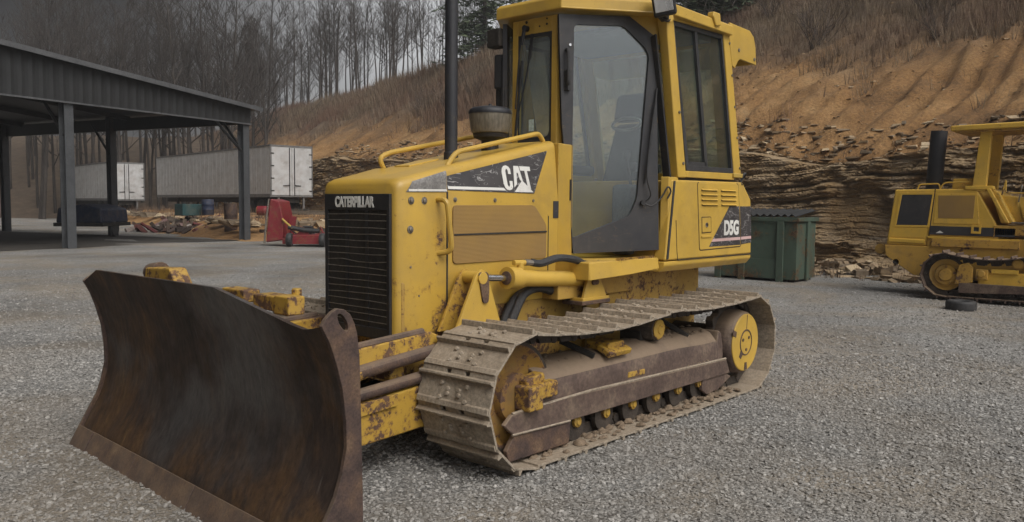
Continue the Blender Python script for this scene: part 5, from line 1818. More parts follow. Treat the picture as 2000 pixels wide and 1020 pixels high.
# ---- blade --------------------------------------------------------------------
BLX, BLR = 2.455, math.atan2(.095, 2.3)     # slightly angled: near end leads
def bl(x, y, z):
    return (BLX + x * math.cos(BLR) + y * math.sin(BLR) * 1.0, y * math.cos(BLR) - x * math.sin(BLR), z)
PROF = [(.118, .015), (.085, .070), (.055, .125), (.018, .20), (-.025, .27), (-.056, .34), (-.080, .43), (-.090, .52), (-.083, .62), (-.068, .71), (-.046, .79), (-.018, .865), (.012, .930), (.030, .965)]
YN, YF = 1.155, -1.205
def top_z(y):
    """top edge of the mouldboard along its width"""
    pts = [(YF, .950), (-1.03, 1.022), (.34, 1.030), (.96, .935), (1.06, .925), (YN, .945)]
    return float(np.interp(y, [p[0] for p in pts], [p[1] for p in pts]))
def face(y, k, th=0.0):
    x, z = PROF[k]
    f = z / PROF[-1][1]
    zt = top_z(y)
    z2 = z if z < .6 else .6 + (z - .6) * (zt - .6) / (PROF[-1][1] - .6)
    # the upper middle carries on leaning forward a touch where the plate is taller
    return bl(x - th, y, z2)
ys = np.concatenate([np.linspace(YF, -1.03, 4), np.linspace(-1.0, .34, 22)[0:], np.linspace(.36, .96, 12), np.linspace(.98, YN, 6)])
mb = MB()
nk = len(PROF)
for th in (0.0, .022):
    for y in ys:
        for k in range(nk):
            mb.v.append(face(y, k, th))
ny = len(ys)
for i in range(ny - 1):
    for k in range(nk - 1):
        a = i * nk + k
        mb.f.append((a, a + 1, a + nk + 1, a + nk))
        b = ny * nk + a
        mb.f.append((b, b + nk, b + nk + 1, b + 1))
for i in range(ny - 1):
    for k in (0, nk - 1):
        a = i * nk + k
        b = a + ny * nk
        mb.f.append((a, a + nk, b + nk, b))
for i in (0, ny - 1):
    for k in range(nk - 1):
        a = i * nk + k
        b = a + ny * nk
        mb.f.append((a, a + 1, b + 1, b))
blade = part('blade', mb, M['blade'], BD, 0, smooth=30)
# cutting edge in bolted sections with corner bits
yy = [YF - .02, -1.00, -.42, .22, .88, YN + .02]
for i in range(5):
    m_ = MB()
    y0, y1 = yy[i] + .003, yy[i + 1] - .003
    ox = .014 if i in (0, 4) else .010
    lo = [bl(.150, y0, -.035), bl(.150, y1, -.035), bl(.062, y1, .128), bl(.062, y0, .128)]
    v1 = Vector(bl(ox, 0, .006)) - Vector(bl(0, 0, 0))
    m_.ext(lo, v1)
    part('cutting_edge' if 0 < i < 4 else 'corner_bit', m_, M['rust'], blade, .004)
# end plates, the near one with an ear and a long hole above the mouldboard edge
def endplate(y, ear, s_):
    pr = [(.130, .0), (.090, .10), (.024, .22), (-.022, .30), (-.050, .38), (-.072, .48), (-.070, .58), (-.056, .70), (-.030, .80), (.000, .885), (.034, .950)]
    if ear:
        pr += [(.018, .975), (-.010, 1.000), (-.035, 1.012), (-.064, 1.006), (-.092, .985), (-.110, .950), (-.122, .91), (-.133, .82)]
        hole = [[bl(-.058 + .017 * math.cos(a) + .016 * math.sin(a), y, .958 + .034 * math.sin(a)) for a in np.linspace(0, 6.2831, 18)[:-1]]]
    else:
        pr += [(.02, .965), (-.04, 1.0), (-.10, .98), (-.125, .90)]
        hole = ()
    pr += [(-.140, .55), (-.146, .25), (-.146, .03), (0, 0)]
    v_ = Vector(bl(0, y + s_ * .022, 0)) - Vector(bl(0, y, 0))
    return part('end_plate', MB().ext([bl(x, y, z) for x, z in pr], v_, holes=hole), M['rust'], blade, .004)
endplate(YN + .004, True, 1)
endplate(YF - .026, False, 1)
# stiffening behind
mb = MB()
for z0, z1 in ((.10, .30), (.60, .80)):
    mb.ext([bl(-.09, YF + .3, z0), bl(-.20, YF + .3, z0 + .03), bl(-.20, YF + .3, z1 - .03), bl(-.09, YF + .3, z1)], Vector(bl(0, YN - .35, 0)) - Vector(bl(0, YF + .3, 0)))
part('blade_back', mb, M['yellow_worn'], blade, .01)
# yellow cylinder mounts that look over the top of the mouldboard
part('cylinder_mount', MB().ext([bl(-.30, -.98, .90), bl(-.30, -.94, 1.030), bl(-.30, -.64, 1.045), bl(-.30, -.50, .90)], (.10, 0, 0)), M['yellow_worn'], BD, .01)
part('cylinder_mount', MB().cyl((2.10, -.98, 1.00), (2.10, -1.10, .985), .055, n=14), M['rust'], BD, .004)
part('cylinder_mount', MB().box((2.16, .30, .935), (.11, .24, .07)).box((2.18, .43, .935), (.09, .12, .085)).cyl((2.12, .40, .96), (2.12, .40, 1.005), .024, n=10), M['yellow_worn'], BD, .008)
part('cylinder_mount', MB().box((2.20, .05, .955), (.09, .20, .06)), M['yellow_worn'], BD, .008)
# ================================================================== second, open-station bulldozer by the rock face
X2, Y2 = -10.25, 1.40
D2 = thing('bulldozer', 'older open yellow bulldozer with roof canopy parked against the rock face', 'bulldozer', (X2, Y2, 0), -math.pi / 2)
def w2(X, Y, z):
    return (Y2 - Y, X - X2, z)
def side2(pts, X, th):
    """plate outline given as (Y,z) at world X, thickness th towards -X"""
    return MB().ext([w2(X, y, z) for y, z in pts], (0, -th, 0))

HS = [(-.640, .80), (-.535, 1.700), (.630, 1.708), (1.02, 1.20), (1.24, 1.18), (1.24, .93), (-.05, .93), (-.05, .80)]
part('hood', side2([(-.640, .80), (-.535, 1.695), (.640, 1.705), (.96, 1.10), (.96, .93), (-.02, .93), (-.02, .80)], -9.80, .90), M['yellow_old'], D2, .025)
part('radiator_screen', side2([(-.425, 1.616), (.030, 1.616), (-.025, 1.125), (-.500, 1.118)], -9.797, .01), M['charcoal'], D2, .003)
part('screen_frame', MB().ext([w2(-9.792, y, z) for y, z in [(-.460, 1.650), (.050, 1.650), (-.010, 1.095), (-.530, 1.088)]], (0, -.012, 0), holes=[[w2(-9.792, y, z) for y, z in [(-.420, 1.612), (.026, 1.612), (-.029, 1.130), (-.493, 1.124)]]]), M['yellow_old'], D2, .003)
part('lower_panel', side2([(-.545, 1.080), (-.02, 1.080), (-.06, .93), (-.575, .93)], -9.795, .02), M['yellow_old'], D2, .006)
part('front_valance', side2([(-.60, .915), (-.05, .900), (-.06, .835), (-.61, .845)], -9.775, .06), M['yellow_old'], D2, .015)
part('engine_panel', side2([(.085, 1.625), (.655, 1.625), (.70, 1.16), (.055, 1.16)], -9.792, .012), M['yellow_old'], D2, .006)
part('engine_screen', side2([(.115, 1.600), (.630, 1.600), (.615, 1.250), (.125, 1.245)], -9.788, .006), M['yellow_screen'], D2, .002)
part('hood_band', side2([(.012, 1.125), (1.190, 1.108), (1.178, .975), (.004, .985)], -9.780, .012), M['charcoal'], D2, .003)
part('band_emblem', side2([(.10, 1.01), (.16, 1.050), (.215, 1.015)], -9.778, .003), M['white'], D2)
part('band_latch', MB().ext([w2(-9.770, y, z) for y, z in [(.60, 1.155), (.735, 1.150), (.730, 1.015), (.595, 1.02)]], (0, -.02, 0), holes=[[w2(-9.770, y, z) for y, z in [(.63, 1.12), (.705, 1.118), (.702, 1.05), (.628, 1.052)]]]), M['yellow_old'], D2, .003)
part('panel_seam', side2([(.058, 1.70), (.072, 1.70), (.005, .94), (-.009, .94)], -9.797, .006), M['dark'], D2)
part('panel_seam', side2([(.905, 1.125), (.918, 1.125), (.912, .94), (.900, .94)], -9.776, .01), M['yellow_old_dirty'], D2)
# frame sides coming down in front of the track
for X in (-9.78, -10.62):
    part('frame_side', side2([(-.660, .800), (-.640, .640), (-.600, .600), (-.200, .330), (.10, .30), (2.3, .30), (2.3, .93), (1.24, .95), (-.02, .93), (-.02, .80)], X, .10), M['yellow_old_dirty'], D2, .015)
part('front_plate', MB().ext([w2(-9.86, -.655, .80), w2(-9.86, -.60, .60), w2(-9.86, -.30, .42), w2(-9.86, -.30, .80)], (0, -.76, 0)), M['yellow_old_dirty'], D2, .01)
part('tow_bumper', MB().cyl(w2(-9.90, -.76, .725), w2(-10.55, -.76, .725), .085, n=20).box(w2(-10.2, -.68, .72), (.12, .5, .18)), M['yellow_old_dirty'], D2, .012)
part('tow_hook', MB().lathe([(.05, -.02), (.05, .02)], w2(-9.80, -.47, .53), (0, 1, 0), 14), M['dark'], D2, .004)
part('frame_rail', side2([(.05, .925), (1.25, .925), (1.25, .80), (.05, .80)], -9.755, .05), M['yellow_old_dirty'], D2, .006)
part('hood_lip', side2([(-.01, .960), (1.24, .945), (1.24, .915), (-.01, .930)], -9.765, .04), M['yellow_old'], D2, .004)
# on top of the hood
part('exhaust_stack', MB().lathe([(.135, 0), (.135, .02), (.122, .03), (.124, .95), (.105, .95), (.105, .90)], w2(-10.25, -.075, 1.69), (-.05, 0, 1), 28), M['stack'], D2, smooth=40)
part('filler_cap', side2([(.27, 1.70), (.285, 1.865), (.57, 1.865), (.585, 1.70)], -9.90, .40), M['yellow_old'], D2, .02)
part('handrail', MB().tube(bend_path([w2(-9.86, -.21, 1.70), w2(-9.86, -.19, 1.775), w2(-9.86, .10, 1.785), w2(-9.86, .12, 1.70)], .04), .012, 8), M['yellow_old'], D2)
part('handrail', MB().tube(bend_path([w2(-9.85, .12, 1.70), w2(-9.85, .17, 1.80), w2(-9.85, .58, 1.81), w2(-9.85, .62, 1.71)], .05), .012, 8), M['yellow_old'], D2)
# roll bar posts and canopy
for X in (-9.80, -10.60):
    part('canopy_post', MB().ext([w2(X, .570, 1.66), w2(X, .760, 1.66), w2(X, .812, 2.585), w2(X, .660, 2.585)], (0, -.10, 0)), M['yellow_old'], D2, .012)
    part('canopy_post', MB().ext([w2(X, 2.02, 1.20), w2(X, 2.22, 1.20), w2(X, 2.10, 2.585), w2(X, 1.95, 2.585)], (0, -.10, 0)), M['yellow_old'], D2, .012)
part('post_foot', side2([(.48, 1.745), (.48, 1.690), (.88, 1.685), (.86, 1.745)], -9.785, .14), M['yellow_old'], D2, .01)
part('canopy', MB().ext([w2(-9.70, .270, 2.580), w2(-9.70, .258, 2.665), w2(-9.70, 2.45, 2.690), w2(-9.70, 2.45, 2.600)], (0, -1.12, 0)), M['yellow_old'], D2, .02)
part('canopy_lining', MB().bx(Y2 - 2.40, Y2 - .32, -.53, .51, 2.560, 2.584), M['yellow_old_dirty'], D2, .005)
# cowl, floor, seat, levers
part('cowl', side2([(.80, 1.705), (.92, 1.66), (1.17, 1.18), (.98, 1.18)], -9.83, .84), M['yellow_old'], D2, .02)
part('cowl_brace', side2([(.775, 1.70), (.835, 1.70), (1.10, 1.19), (1.045, 1.19)], -9.765, .05), M['yellow_old'], D2, .01)
part('dashboard', MB().ext([w2(-9.95, .95, 1.20), w2(-9.95, .93, 1.62), w2(-9.95, 1.16, 1.58), w2(-9.95, 1.24, 1.20)], (0, -.60, 0)), M['yellow_old'], D2, .02)
part('floor', MB().bx(Y2 - 2.3, Y2 - .90, -.50, .47, 1.00, 1.15), M['yellow_old_dirty'], D2, .01)
part('step_bar', side2([(1.13, 1.205), (1.46, 1.205), (1.46, 1.185), (1.13, 1.185)], -9.76, .05), M['steelbolt'], D2, .004)
part('control_box', MB().box(w2(-9.95, 1.36, 1.42), (.18, .16, .22)), M['dark'], D2, .02)
for y in (1.18, 1.27, 1.36):
    part('control_lever', MB().tube([w2(-9.93, y, 1.50), w2(-9.93, y + .03, 1.72)], .011, 6).lathe([(.018, 0), (.022, .03), (.012, .06)], w2(-9.93, y + .03, 1.70), (0, 0, 1), 10), M['steelbolt'], D2)
part('grab_handle', MB().tube(bend_path([w2(-9.80, .98, 1.60), w2(-9.80, 1.03, 1.84), w2(-9.80, 1.03, 1.64), w2(-9.80, 1.32, 1.63), w2(-9.80, 1.34, 1.48)], .04), .011, 6), M['yellow_old'], D2)
part('seat', MB().ext([w2(-9.98, 1.50, 1.42), w2(-9.98, 1.50, 1.54), w2(-9.98, 1.95, 1.52), w2(-9.98, 2.08, 2.02), w2(-9.98, 2.18, 2.00), w2(-9.98, 2.05, 1.40)], (0, -.50, 0)), M['seat'], D2, .03)
for X in (-9.72, -10.62):
    part('fender', MB().ext([w2(X, 1.46, 1.00), w2(X, 1.55, 1.36), w2(X, 2.35, 1.36), w2(X, 2.35, 1.00)], (0, -.17, 0)), M['yellow_old'], D2, .03)
part('fuel_tank', MB().bx(Y2 - 2.75, Y2 - 2.30, -.45, .45, .75, 1.72), M['yellow_old'], D2, .04)
# tracks
T2Q, T2D = track_path(Y2 - .365, .395, Y2 - 2.42, .40, .325, sag=.06)
N2 = 34
P2 = T2D[-1] / N2
sh2 = None
for yc in (.75, -.75):
    s_ = 1 if yc > 0 else -1
    ch = MB()
    for k in range(N2):
        i0 = len(ch.v)
        c1 = chain_links(P2, lh=.085)
        o = len(ch.v)
        ch.v.extend(c1.v); ch.f.extend([tuple(a + o for a in f) for f in c1.f])
        ch.xf(Matrix.Translation((0, yc, 0)) @ place_on_path(T2Q, T2D, (k + .5) * P2), i0)
    tr = part('track', ch, M['chain'], D2)
    if sh2 is None:
        sh2 = shoe_mesh(P2, .40, .045, True).mesh('track_shoe', M['guard'], 30)
    for k in range(N2):
        o = link('track_shoe', sh2, tr)
        o.matrix_local = Matrix.Translation((0, yc, 0)) @ place_on_path(T2Q, T2D, (k + .42) * P2)
    xi = Y2 - .365
    ii = part('idler', MB().lathe([(.08, -.08), (.25, -.08), (.25, .08), (.232, .088), (.205, .074), (.165, .074), (.150, .11), (.10, .112), (.085, .14), (.04, .142)], (xi, yc, .395), (0, s_, 0), 36), M['yellow_old_dirty'], D2, smooth=40)
    part('tread_rim', MB().lathe([(.252, -.082), (.268, -.02), (.268, .02), (.252, .082), (.236, .086), (.236, -.086)], (xi, yc, .395), (0, s_, 0), 36), M['chain'], ii, smooth=40)
    for k in range(5):
        a = R(72 * k + 20)
        part('bolt', MB().lathe([(.020, 0), (.020, .02)], (xi + .125 * math.cos(a), yc + s_ * .108, .395 + .125 * math.sin(a)), (0, s_, 0), 8), M['yellow_old_dirty'], ii)
    part('sprocket', MB().lathe([(.26, -.05), (.28, -.03), (.28, .03), (.26, .05), (.20, .10), (.12, .16)], (Y2 - 2.42, yc, .40), (0, s_, 0), 26), M['yellow_old_dirty'], D2, smooth=30)
    part('track_frame', MB().bx(Y2 - 2.10, Y2 - .80, yc - .13, yc + .13, .24, .47), M['yellow_old'], D2, .03)
    part('idler_yoke', MB().ext([(Y2 - .55, yc + s_ * .17, .56), (Y2 - .68, yc + s_ * .17, .60), (Y2 - .74, yc + s_ * .17, .52), (Y2 - .74, yc + s_ * .17, .30), (Y2 - .50, yc + s_ * .17, .26)], (0, -s_ * .06, 0)), M['yellow_old_dirty'], D2, .012)
    part('frame_block', MB().box((Y2 - .86, yc + s_ * .12, .43), (.16, .10, .15)).lathe([(.05, 0), (.05, .03)], (Y2 - .86, yc + s_ * .17, .44), (0, s_, 0), 14), M['yellow_old_dirty'], D2, .01)
    part('frame_plate', MB().box((Y2 - 1.15, yc + s_ * .13, .485), (.34, .06, .06)), M['yellow_old'], D2, .006)
    part('track_guard', MB().ext([(Y2 - .56, yc + s_ * .172, .29), (Y2 - 2.1, yc + s_ * .172, .29), (Y2 - 2.1, yc + s_ * .172, .205), (Y2 - .56, yc + s_ * .172, .135)], (0, -s_ * .03, 0)), M['guard'], D2, .005)
    for x in (.70, .93, 1.16, 1.39, 1.62, 1.85):
        part('track_roller', MB().lathe([(.085, -.11), (.085, .10), (.05, .112), (.03, .145)], (Y2 - x, yc, .150), (0, s_, 0), 16), M['dark'], D2, smooth=35)
    part('carrier_roller', MB().lathe([(.075, -.10), (.075, .10), (.055, .115), (.055, .13)], (Y2 - 1.30, yc, .600), (0, s_, 0), 18), M['yellow_old_dirty'], D2, smooth=35)

# ================================================================== worn tyre lying by its track
ty = thing('tyre', 'small black tyre lying flat on the gravel before the old bulldozer', 'tyre', (-8.28, .84, -0.02))
ty.scale = (.80, .80, .84)
part('tread', MB().lathe([(.125, .012), (.205, .0), (.235, .018), (.242, .05), (.242, .135), (.235, .165), (.205, .182), (.135, .172), (.120, .15), (.120, .03), (.125, .012)], (0, 0, 0), (0, 0, 1), 40), M['rubber'], ty, smooth=50)

# ================================================================== green dumpster
DX, DY0, DY1, DDX = -10.475, -4.03, -2.42, -11.40
dm = thing('dumpster', 'stained dark green metal dumpster with black corrugated lid by the rock face', 'dumpster', ((DX + DDX) / 2, (DY0 + DY1) / 2, 0), R(1.0))
ox, oy = (DX + DDX) / 2, (DY0 + DY1) / 2
hx, hy = (DX - DDX) / 2, (DY1 - DY0) / 2
body = MB()
body.ext([(-hx, -hy, .05), (hx, -hy, .05), (hx, hy, .05), (-hx, hy, .05)], (0, 0, 1.12), holes=[[(-hx + .02, -hy + .02, .05), (hx - .02, -hy + .02, .05), (hx - .02, hy - .02, .05), (-hx + .02, hy - .02, .05)]])
bd = part('body', body, M['green'], dm, .006)
part('floor', MB().bx(-hx + .021, hx - .021, -hy + .021, hy - .021, .06, .09), M['green'], dm)
part('rim', MB().ext([(-hx - .045, -hy - .045, 1.13), (hx + .045, -hy - .045, 1.13), (hx + .045, hy + .045, 1.13), (-hx - .045, hy + .045, 1.13)], (0, 0, .075), holes=[[(-hx + .02, -hy + .02, 1.13), (hx - .02, -hy + .02, 1.13), (hx - .02, hy - .02, 1.13), (-hx + .02, hy - .02, 1.13)]]), M['green'], dm, .008)
for y in (-hy + .07, -.25, hy - .30):
    part('rib', MB().bx(hx + .001, hx + .055, y - .065, y + .065, .0, 1.128), M['green'], dm, .008)
part('rib', MB().bx(-.10, .04, hy + .001, hy + .045, .02, 1.128), M['green'], dm, .008)
part('skid', MB().bx(-hx + .05, hx - .05, -hy + .05, -hy + .17, 0, .05), M['dark'], dm, .004)
part('skid', MB().bx(-hx + .05, hx - .05, hy - .17, hy - .05, 0, .05), M['dark'], dm, .004)
part('lower_band', MB().bx(hx + .001, hx + .018, -hy + .14, hy - .37, .06, .42), M['green'], dm, .004)
# corrugated lid, lifting a little towards the back
nyl, nxl = 150, 5
V = []
for th in (0.0, -0.014):
    for i in range(nxl):
        f = i / (nxl - 1)
        for j in range(nyl):
            y = -hy - .03 + (2 * hy + .02) * j / (nyl - 1)
            V.append((hx + .03 - (2 * hx + .05) * f, y, 1.245 + .11 * f + .022 * math.sin(2 * math.pi * y / .135) * (1 - .2 * f) + th))
F = [tuple(r) for r in gridfaces(nxl, nyl)]
o = nxl * nyl
F += [tuple(a + o for a in reversed(f)) for f in F]
for j in range(nyl - 1):
    F.append((j, j + 1, o + j + 1, o + j))
    b = (nxl - 1) * nyl + j
    F.append((b, b + 1, o + b + 1, o + b))
for i in range(nxl - 1):
    for j in (0, nyl - 1):
        a = i * nyl + j
        F.append((a, a + nyl, o + a + nyl, o + a))
part('lid', MB().add(V, F), M['lid'], dm, smooth=60)

# ================================================================== open shed on the left
M['shaded_dirt'] = speckled('shaded_dirt_floor', [(0.3, (0.022, 0.019, 0.016)), (0.7, (0.055, 0.047, 0.038))], 1.2, 0.9, 0.4, 30)  # dirt floor sheet added, its colour darkened to stand for shade under the roof
SP = Vector((-12.05, -23.6, 0)); SE = Vector((.972, .235, 0)).normalized(); SB = Vector((.235, -.972, 0)).normalized()
sh = thing('open_shed', 'long dark open sided metal shed on grey steel posts left of the white trailers', 'shed', SP)
LEN, DEP, RIDGE = 26.0, 15.0, 13.0
def sp(a, b, z):
    v = SE * a + SB * b
    return (v.x, v.y, z)
def rz_(a):
    return 4.80 + .085 * (a if a < RIDGE else 2 * RIDGE - a)
rf = MB()
for a0, a1 in ((-.35, RIDGE), (RIDGE, LEN + .35)):
    rf.ext([sp(a0, -.30, rz_(a0) + .012), sp(a1, -.30, rz_(a1) + .012), sp(a1, -.30, rz_(a1) + .075), sp(a0, -.30, rz_(a0) + .075)], SB * (DEP + .6))
rfo = part('roof', rf, M['shedmetal'], sh)
for a0, a1 in ((-.36, RIDGE), (RIDGE, LEN + .36)):
    part('roof_flashing', MB().ext([sp(a0, -.33, rz_(a0) - .055), sp(a1, -.33, rz_(a1) - .055), sp(a1, -.33, rz_(a1) + .09), sp(a0, -.33, rz_(a0) + .09)], SB * .026), M['shedlight'], rfo)
# gable panel: ribbed sheet over the open front
gp = MB()
na = 261
lo, hi, lo2, hi2 = [], [], [], []
for i in range(na):
    a = LEN * i / (na - 1)
    d_ = .016 if i % 3 == 0 else 0
    lo.append(sp(a, -.05 - d_, 4.26)); hi.append(sp(a, -.05 - d_, rz_(a)))
    lo2.append(sp(a, -.02, 4.26)); hi2.append(sp(a, -.02, rz_(a)))
gp.v = lo + hi + lo2 + hi2
for i in range(na - 1):
    gp.f += [(i, i + 1, na + i + 1, na + i), (2 * na + i, 3 * na + i, 3 * na + i + 1, 2 * na + i + 1), (i, 2 * na + i, 2 * na + i + 1, i + 1), (na + i, na + i + 1, 3 * na + i + 1, 3 * na + i)]
part('gable_panel', gp, M['shedmetal'], sh, smooth=0)
part('panel_trim', MB().ext([sp(-.02, -.085, 4.215), sp(LEN, -.085, 4.215), sp(LEN, -.085, 4.262), sp(-.02, -.085, 4.262)], SB * .07), M['shedlight'], sh)
part('eave_beam', MB().ext([sp(-.05, 0, 4.24), sp(.13, 0, 4.24), sp(.13, 0, 4.72), sp(-.05, 0, 4.72)], SB * DEP), M['shedmetal'], sh)
for a in (0.15, 7.0, 14.0, 20.0, 25.8):
    for b in (.15, 7.5, 14.8):
        p = Vector(sp(a, b, 0))
        pm = MB()
        top_ = 4.24 if b < 1 else rz_(a)
        for (x0, x1, y0, y1) in ((-.14, .14, -.14, -.12), (-.14, .14, .12, .14), (-.012, .012, -.12, .12)):
            q = [SE * x + SB * y for x, y in ((x0, y0), (x1, y0), (x1, y1), (x0, y1))]
            pm.ext([p + v for v in q], (0, 0, top_))
        part('post', pm, M['postmetal'], sh)
    for b0 in (.15, 7.5):
        part('knee_brace', MB().tube([sp(a, b0 + .1, 3.3), sp(a, b0 + 1.2, 4.55)], .05, 6), M['shedmetal'], sh)
part('knee_brace', MB().tube([sp(.3, .1, 3.25), sp(1.5, .1, 4.26)], .05, 6), M['shedmetal'], sh)
for b in (3.0, 6.5, 10.0, 13.5):
    part('purlin', MB().ext([sp(0, b, 4.62), sp(RIDGE, b, 4.62 + .085 * RIDGE), sp(RIDGE, b, 4.80 + .085 * RIDGE), sp(0, b, 4.80)], SB * .10), M['shedmetal'], sh)
    part('purlin', MB().ext([sp(LEN, b, 4.62), sp(RIDGE, b, 4.62 + .085 * RIDGE), sp(RIDGE, b, 4.80 + .085 * RIDGE), sp(LEN, b, 4.80)], SB * .10), M['shedmetal'], sh)
structure(link('added_shade_floor', npmesh('added_shade_floor', [tuple(SP + SE * a + SB * b + Vector((0, 0, .012 + .008 * math.sin(a * 3.1 + b)))) for b in (.25, 3.8, 7.5, 11, 14.9) for a in (.3, 4, 8, 12, 16, 20, 25.7)], gridfaces(5, 7), M['shaded_dirt'], True)))
# sheeted back and far end of the shed
part('back_wall', MB().ext([sp(6.5, DEP, 0), sp(LEN, DEP, 0), sp(LEN, DEP, rz_(LEN)), sp(RIDGE, DEP, rz_(RIDGE)), sp(6.5, DEP, rz_(6.5))], SB * .05), M['shedmetal'], sh)
part('end_wall', MB().ext([sp(LEN, 0, 0), sp(LEN, DEP, 0), sp(LEN, DEP, 4.8), sp(LEN, 0, 4.8)], SE * .05), M['shedmetal'], sh)

# ================================================================== white box trailers on the bank
CU = Vector((-.6617, .7497, 0)); CD = Vector((-.7501, -.6613, 0)); CP = Vector((4.305, 3.655, 0))
def yard(u, d, z=0.0):
    p = CP + CU * u + CD * d
    return Vector((p.x, p.y, z))
def trailer(lab, N, phi, L, wid, zf, zt):
    s_ = (CU * -math.cos(phi) + CD * math.sin(phi)).normalized()
    e_ = (CU * math.sin(phi) + CD * math.cos(phi)).normalized()
    o = thing('box_trailer', lab, 'trailer', (N.x, N.y, .55))
    def q(a, b, z):
        v = s_ * a + e_ * b
        return Vector((v.x, v.y, z - .55))
    def bxx(mb, a0, a1, b0, b1, z0, z1):
        return mb.ext([q(a0, b0, z0), q(a1, b0, z0), q(a1, b1, z0), q(a0, b1, z0)], (0, 0, z1 - z0))
    part('box', bxx(MB(), .03, L, 0, wid, zf, zt), M['trailer'], o)
    mb = MB()
    for k in range(int(L / .62)):
        bxx(mb, .5 + k * .62, .52 + k * .62, -.006, .0, zf + .16, zt - .1)
    part('side_rivets', mb, M['trailer'], o)
    part('bottom_rail', bxx(MB(), .0, L, -.02, .05, zf - .02, zf + .15), M['trailer_trim'], o)
    part('top_rail', bxx(MB(), .0, L, -.02, .05, zt - .08, zt + .02), M['trailer_trim'], o)
    part('door_frame', MB().ext([q(.0, -.01, zf), q(.0, wid + .01, zf), q(.0, wid + .01, zt + .015), q(.0, -.01, zt + .015)], s_ * .03, holes=[[q(.0, .07, zf + .10), q(.0, wid - .07, zf + .10), q(.0, wid - .07, zt - .10), q(.0, .07, zt - .10)]]), M['trailer_trim'], o)
    for b0, b1 in ((.075, wid / 2 - .012), (wid / 2 + .012, wid - .075)):
        dr = part('door', bxx(MB(), -.012, .029, b0, b1, zf + .105, zt - .105), M['trailer'], o)
        bb = b1 - .13 if b0 < .1 else b0 + .13
        part('lock_rod', MB().tube([q(-.045, bb, zf + .06), q(-.045, bb, zt - .12)], .022, 6), M['dark'], dr)
        part('lock_handle', MB().tube([q(-.05, bb, zf + .62), q(-.05, bb + (.36 if b0 > .1 else -.36), zf + .60)], .022, 5), M['dark'], dr)
        hb = b0 + .04 if b0 < .1 else b1 - .04
        for f in (.12, .36, .60, .84):
            part('hinge', bxx(MB(), -.03, -.012, hb - .09, hb + .09, zf + (zt - zf) * f - .03, zf + (zt - zf) * f + .03), M['dark'], dr)
    part('bumper', bxx(MB(), .05, .15, .15, wid - .15, zf - .75, zf - .62), M['dark'], o)
    for b in (.45, wid - .55):
        part('bumper_leg', bxx(MB(), .06, .14, b, b + .10, zf - .70, zf), M['trailer_trim'], o)
    part('chassis', bxx(MB(), .2, L, .7, wid - .7, zf - .30, zf - .005), M['dark'], o)
    for a in (1.6, 2.9):
        for b in (.15, wid - .45):
            c = q(a, b, 1.08)
            part('wheel', MB().lathe([(.15, 0), (.44, .0), (.50, .04), (.50, .26), (.44, .30), (.15, .30)], c, e_, 24), M['rubber'], o, smooth=40)
    for b in (.5, wid - .6):
        part('landing_leg', bxx(MB(), L - 2.6, L - 2.5, b, b + .1, .55, zf), M['dark'], o)
    return o
t1 = trailer('white box trailer with rear doors showing to the right of the shed post', yard(-12.7, 43.3), R(49), 18.0, 2.42, 1.70, 4.42)
part('placard', MB().box((0, 0, 0), (.01, .01, .01)), M['gold'], t1) if False else None
trailer('second white box trailer, farther back and seen through the dark shed', yard(-28.4, 58.0), R(49), 13.0, 2.42, 1.45, 4.15)

# ================================================================== red folding mower beside the shed post
mw = thing('brush_mower', 'red folding brush mower with one wing raised upright beside the shed post', 'mower', yard(-6.75, 26.9))
def mwp(u, d, z):
    v = CU * u + CD * d
    return Vector((v.x, v.y, z))
part('deck', MB().ext([mwp(-.55, -.6, .18), mwp(.75, -.6, .18), mwp(.95, .7, .18), mwp(-.35, .7, .18)], (0, 0, .20)), M['redpaint'], mw, .03)
part('deck_skirt', MB().ext([mwp(-.60, -.64, .08), mwp(.80, -.64, .08), mwp(.80, -.64, .30), mwp(-.60, -.64, .26)], CD * .03), M['redpaint'], mw, .01)
part('deck_rib', MB().ext([mwp(-.2, -.5, .38), mwp(.05, -.5, .62), mwp(.25, -.5, .38)], CD * .05).ext([mwp(.3, -.5, .38), mwp(.7, -.5, .46), mwp(.75, -.5, .38)], CD * .05), M['redpaint'], mw, .006)
part('wing', MB().ext([mwp(-1.17, -.5, .12), mwp(-.62, -.5, .20), mwp(-.58, -.5, .75), mwp(-.72, -.5, 1.45), mwp(-1.02, -.5, 1.52), mwp(-1.10, -.5, .85)], CD * .9 + CU * .1), M['redpaint'], mw, .04)
part('wing_skid', MB().tube([mwp(-1.20, -.54, .10), mwp(-1.13, -.54, .85), mwp(-1.04, -.54, 1.52)], .03, 6), M['steelbolt'], mw)
for k in range(5):
    a_ = .25 + .22 * k
    part('linkage', MB().tube([mwp(-.45 + .28 * k, -.3 + .12 * k, .36), mwp(-.40 + .30 * k, -.35 + .1 * k, .36 + .16 + .10 * (k % 2)), mwp(-.22 + .28 * k, -.2, .38)], .026, 5), M['redpaint' if k % 2 else 'black'], mw)
part('hinge_frame', MB().ext([mwp(-.62, -.2, .35), mwp(-.35, -.2, .35), mwp(-.25, -.2, .95), mwp(-.45, -.2, .98)], CD * .08), M['redpaint'], mw, .01)
part('gearbox', MB().box(mwp(.10, -.1, .52), (.32, .30, .26), (0, 0, .7)), M['black'], mw, .03)
part('drive_shaft', MB().tube([mwp(-.42, -.55, .62), mwp(.10, -.5, .52), mwp(.55, -.45, .50)], .075, 10), M['black'], mw)
part('wing_cylinder', MB().tube([mwp(-.62, -.55, .88), mwp(-.28, -.58, .58)], .035, 8), M['gold'], mw, .002)
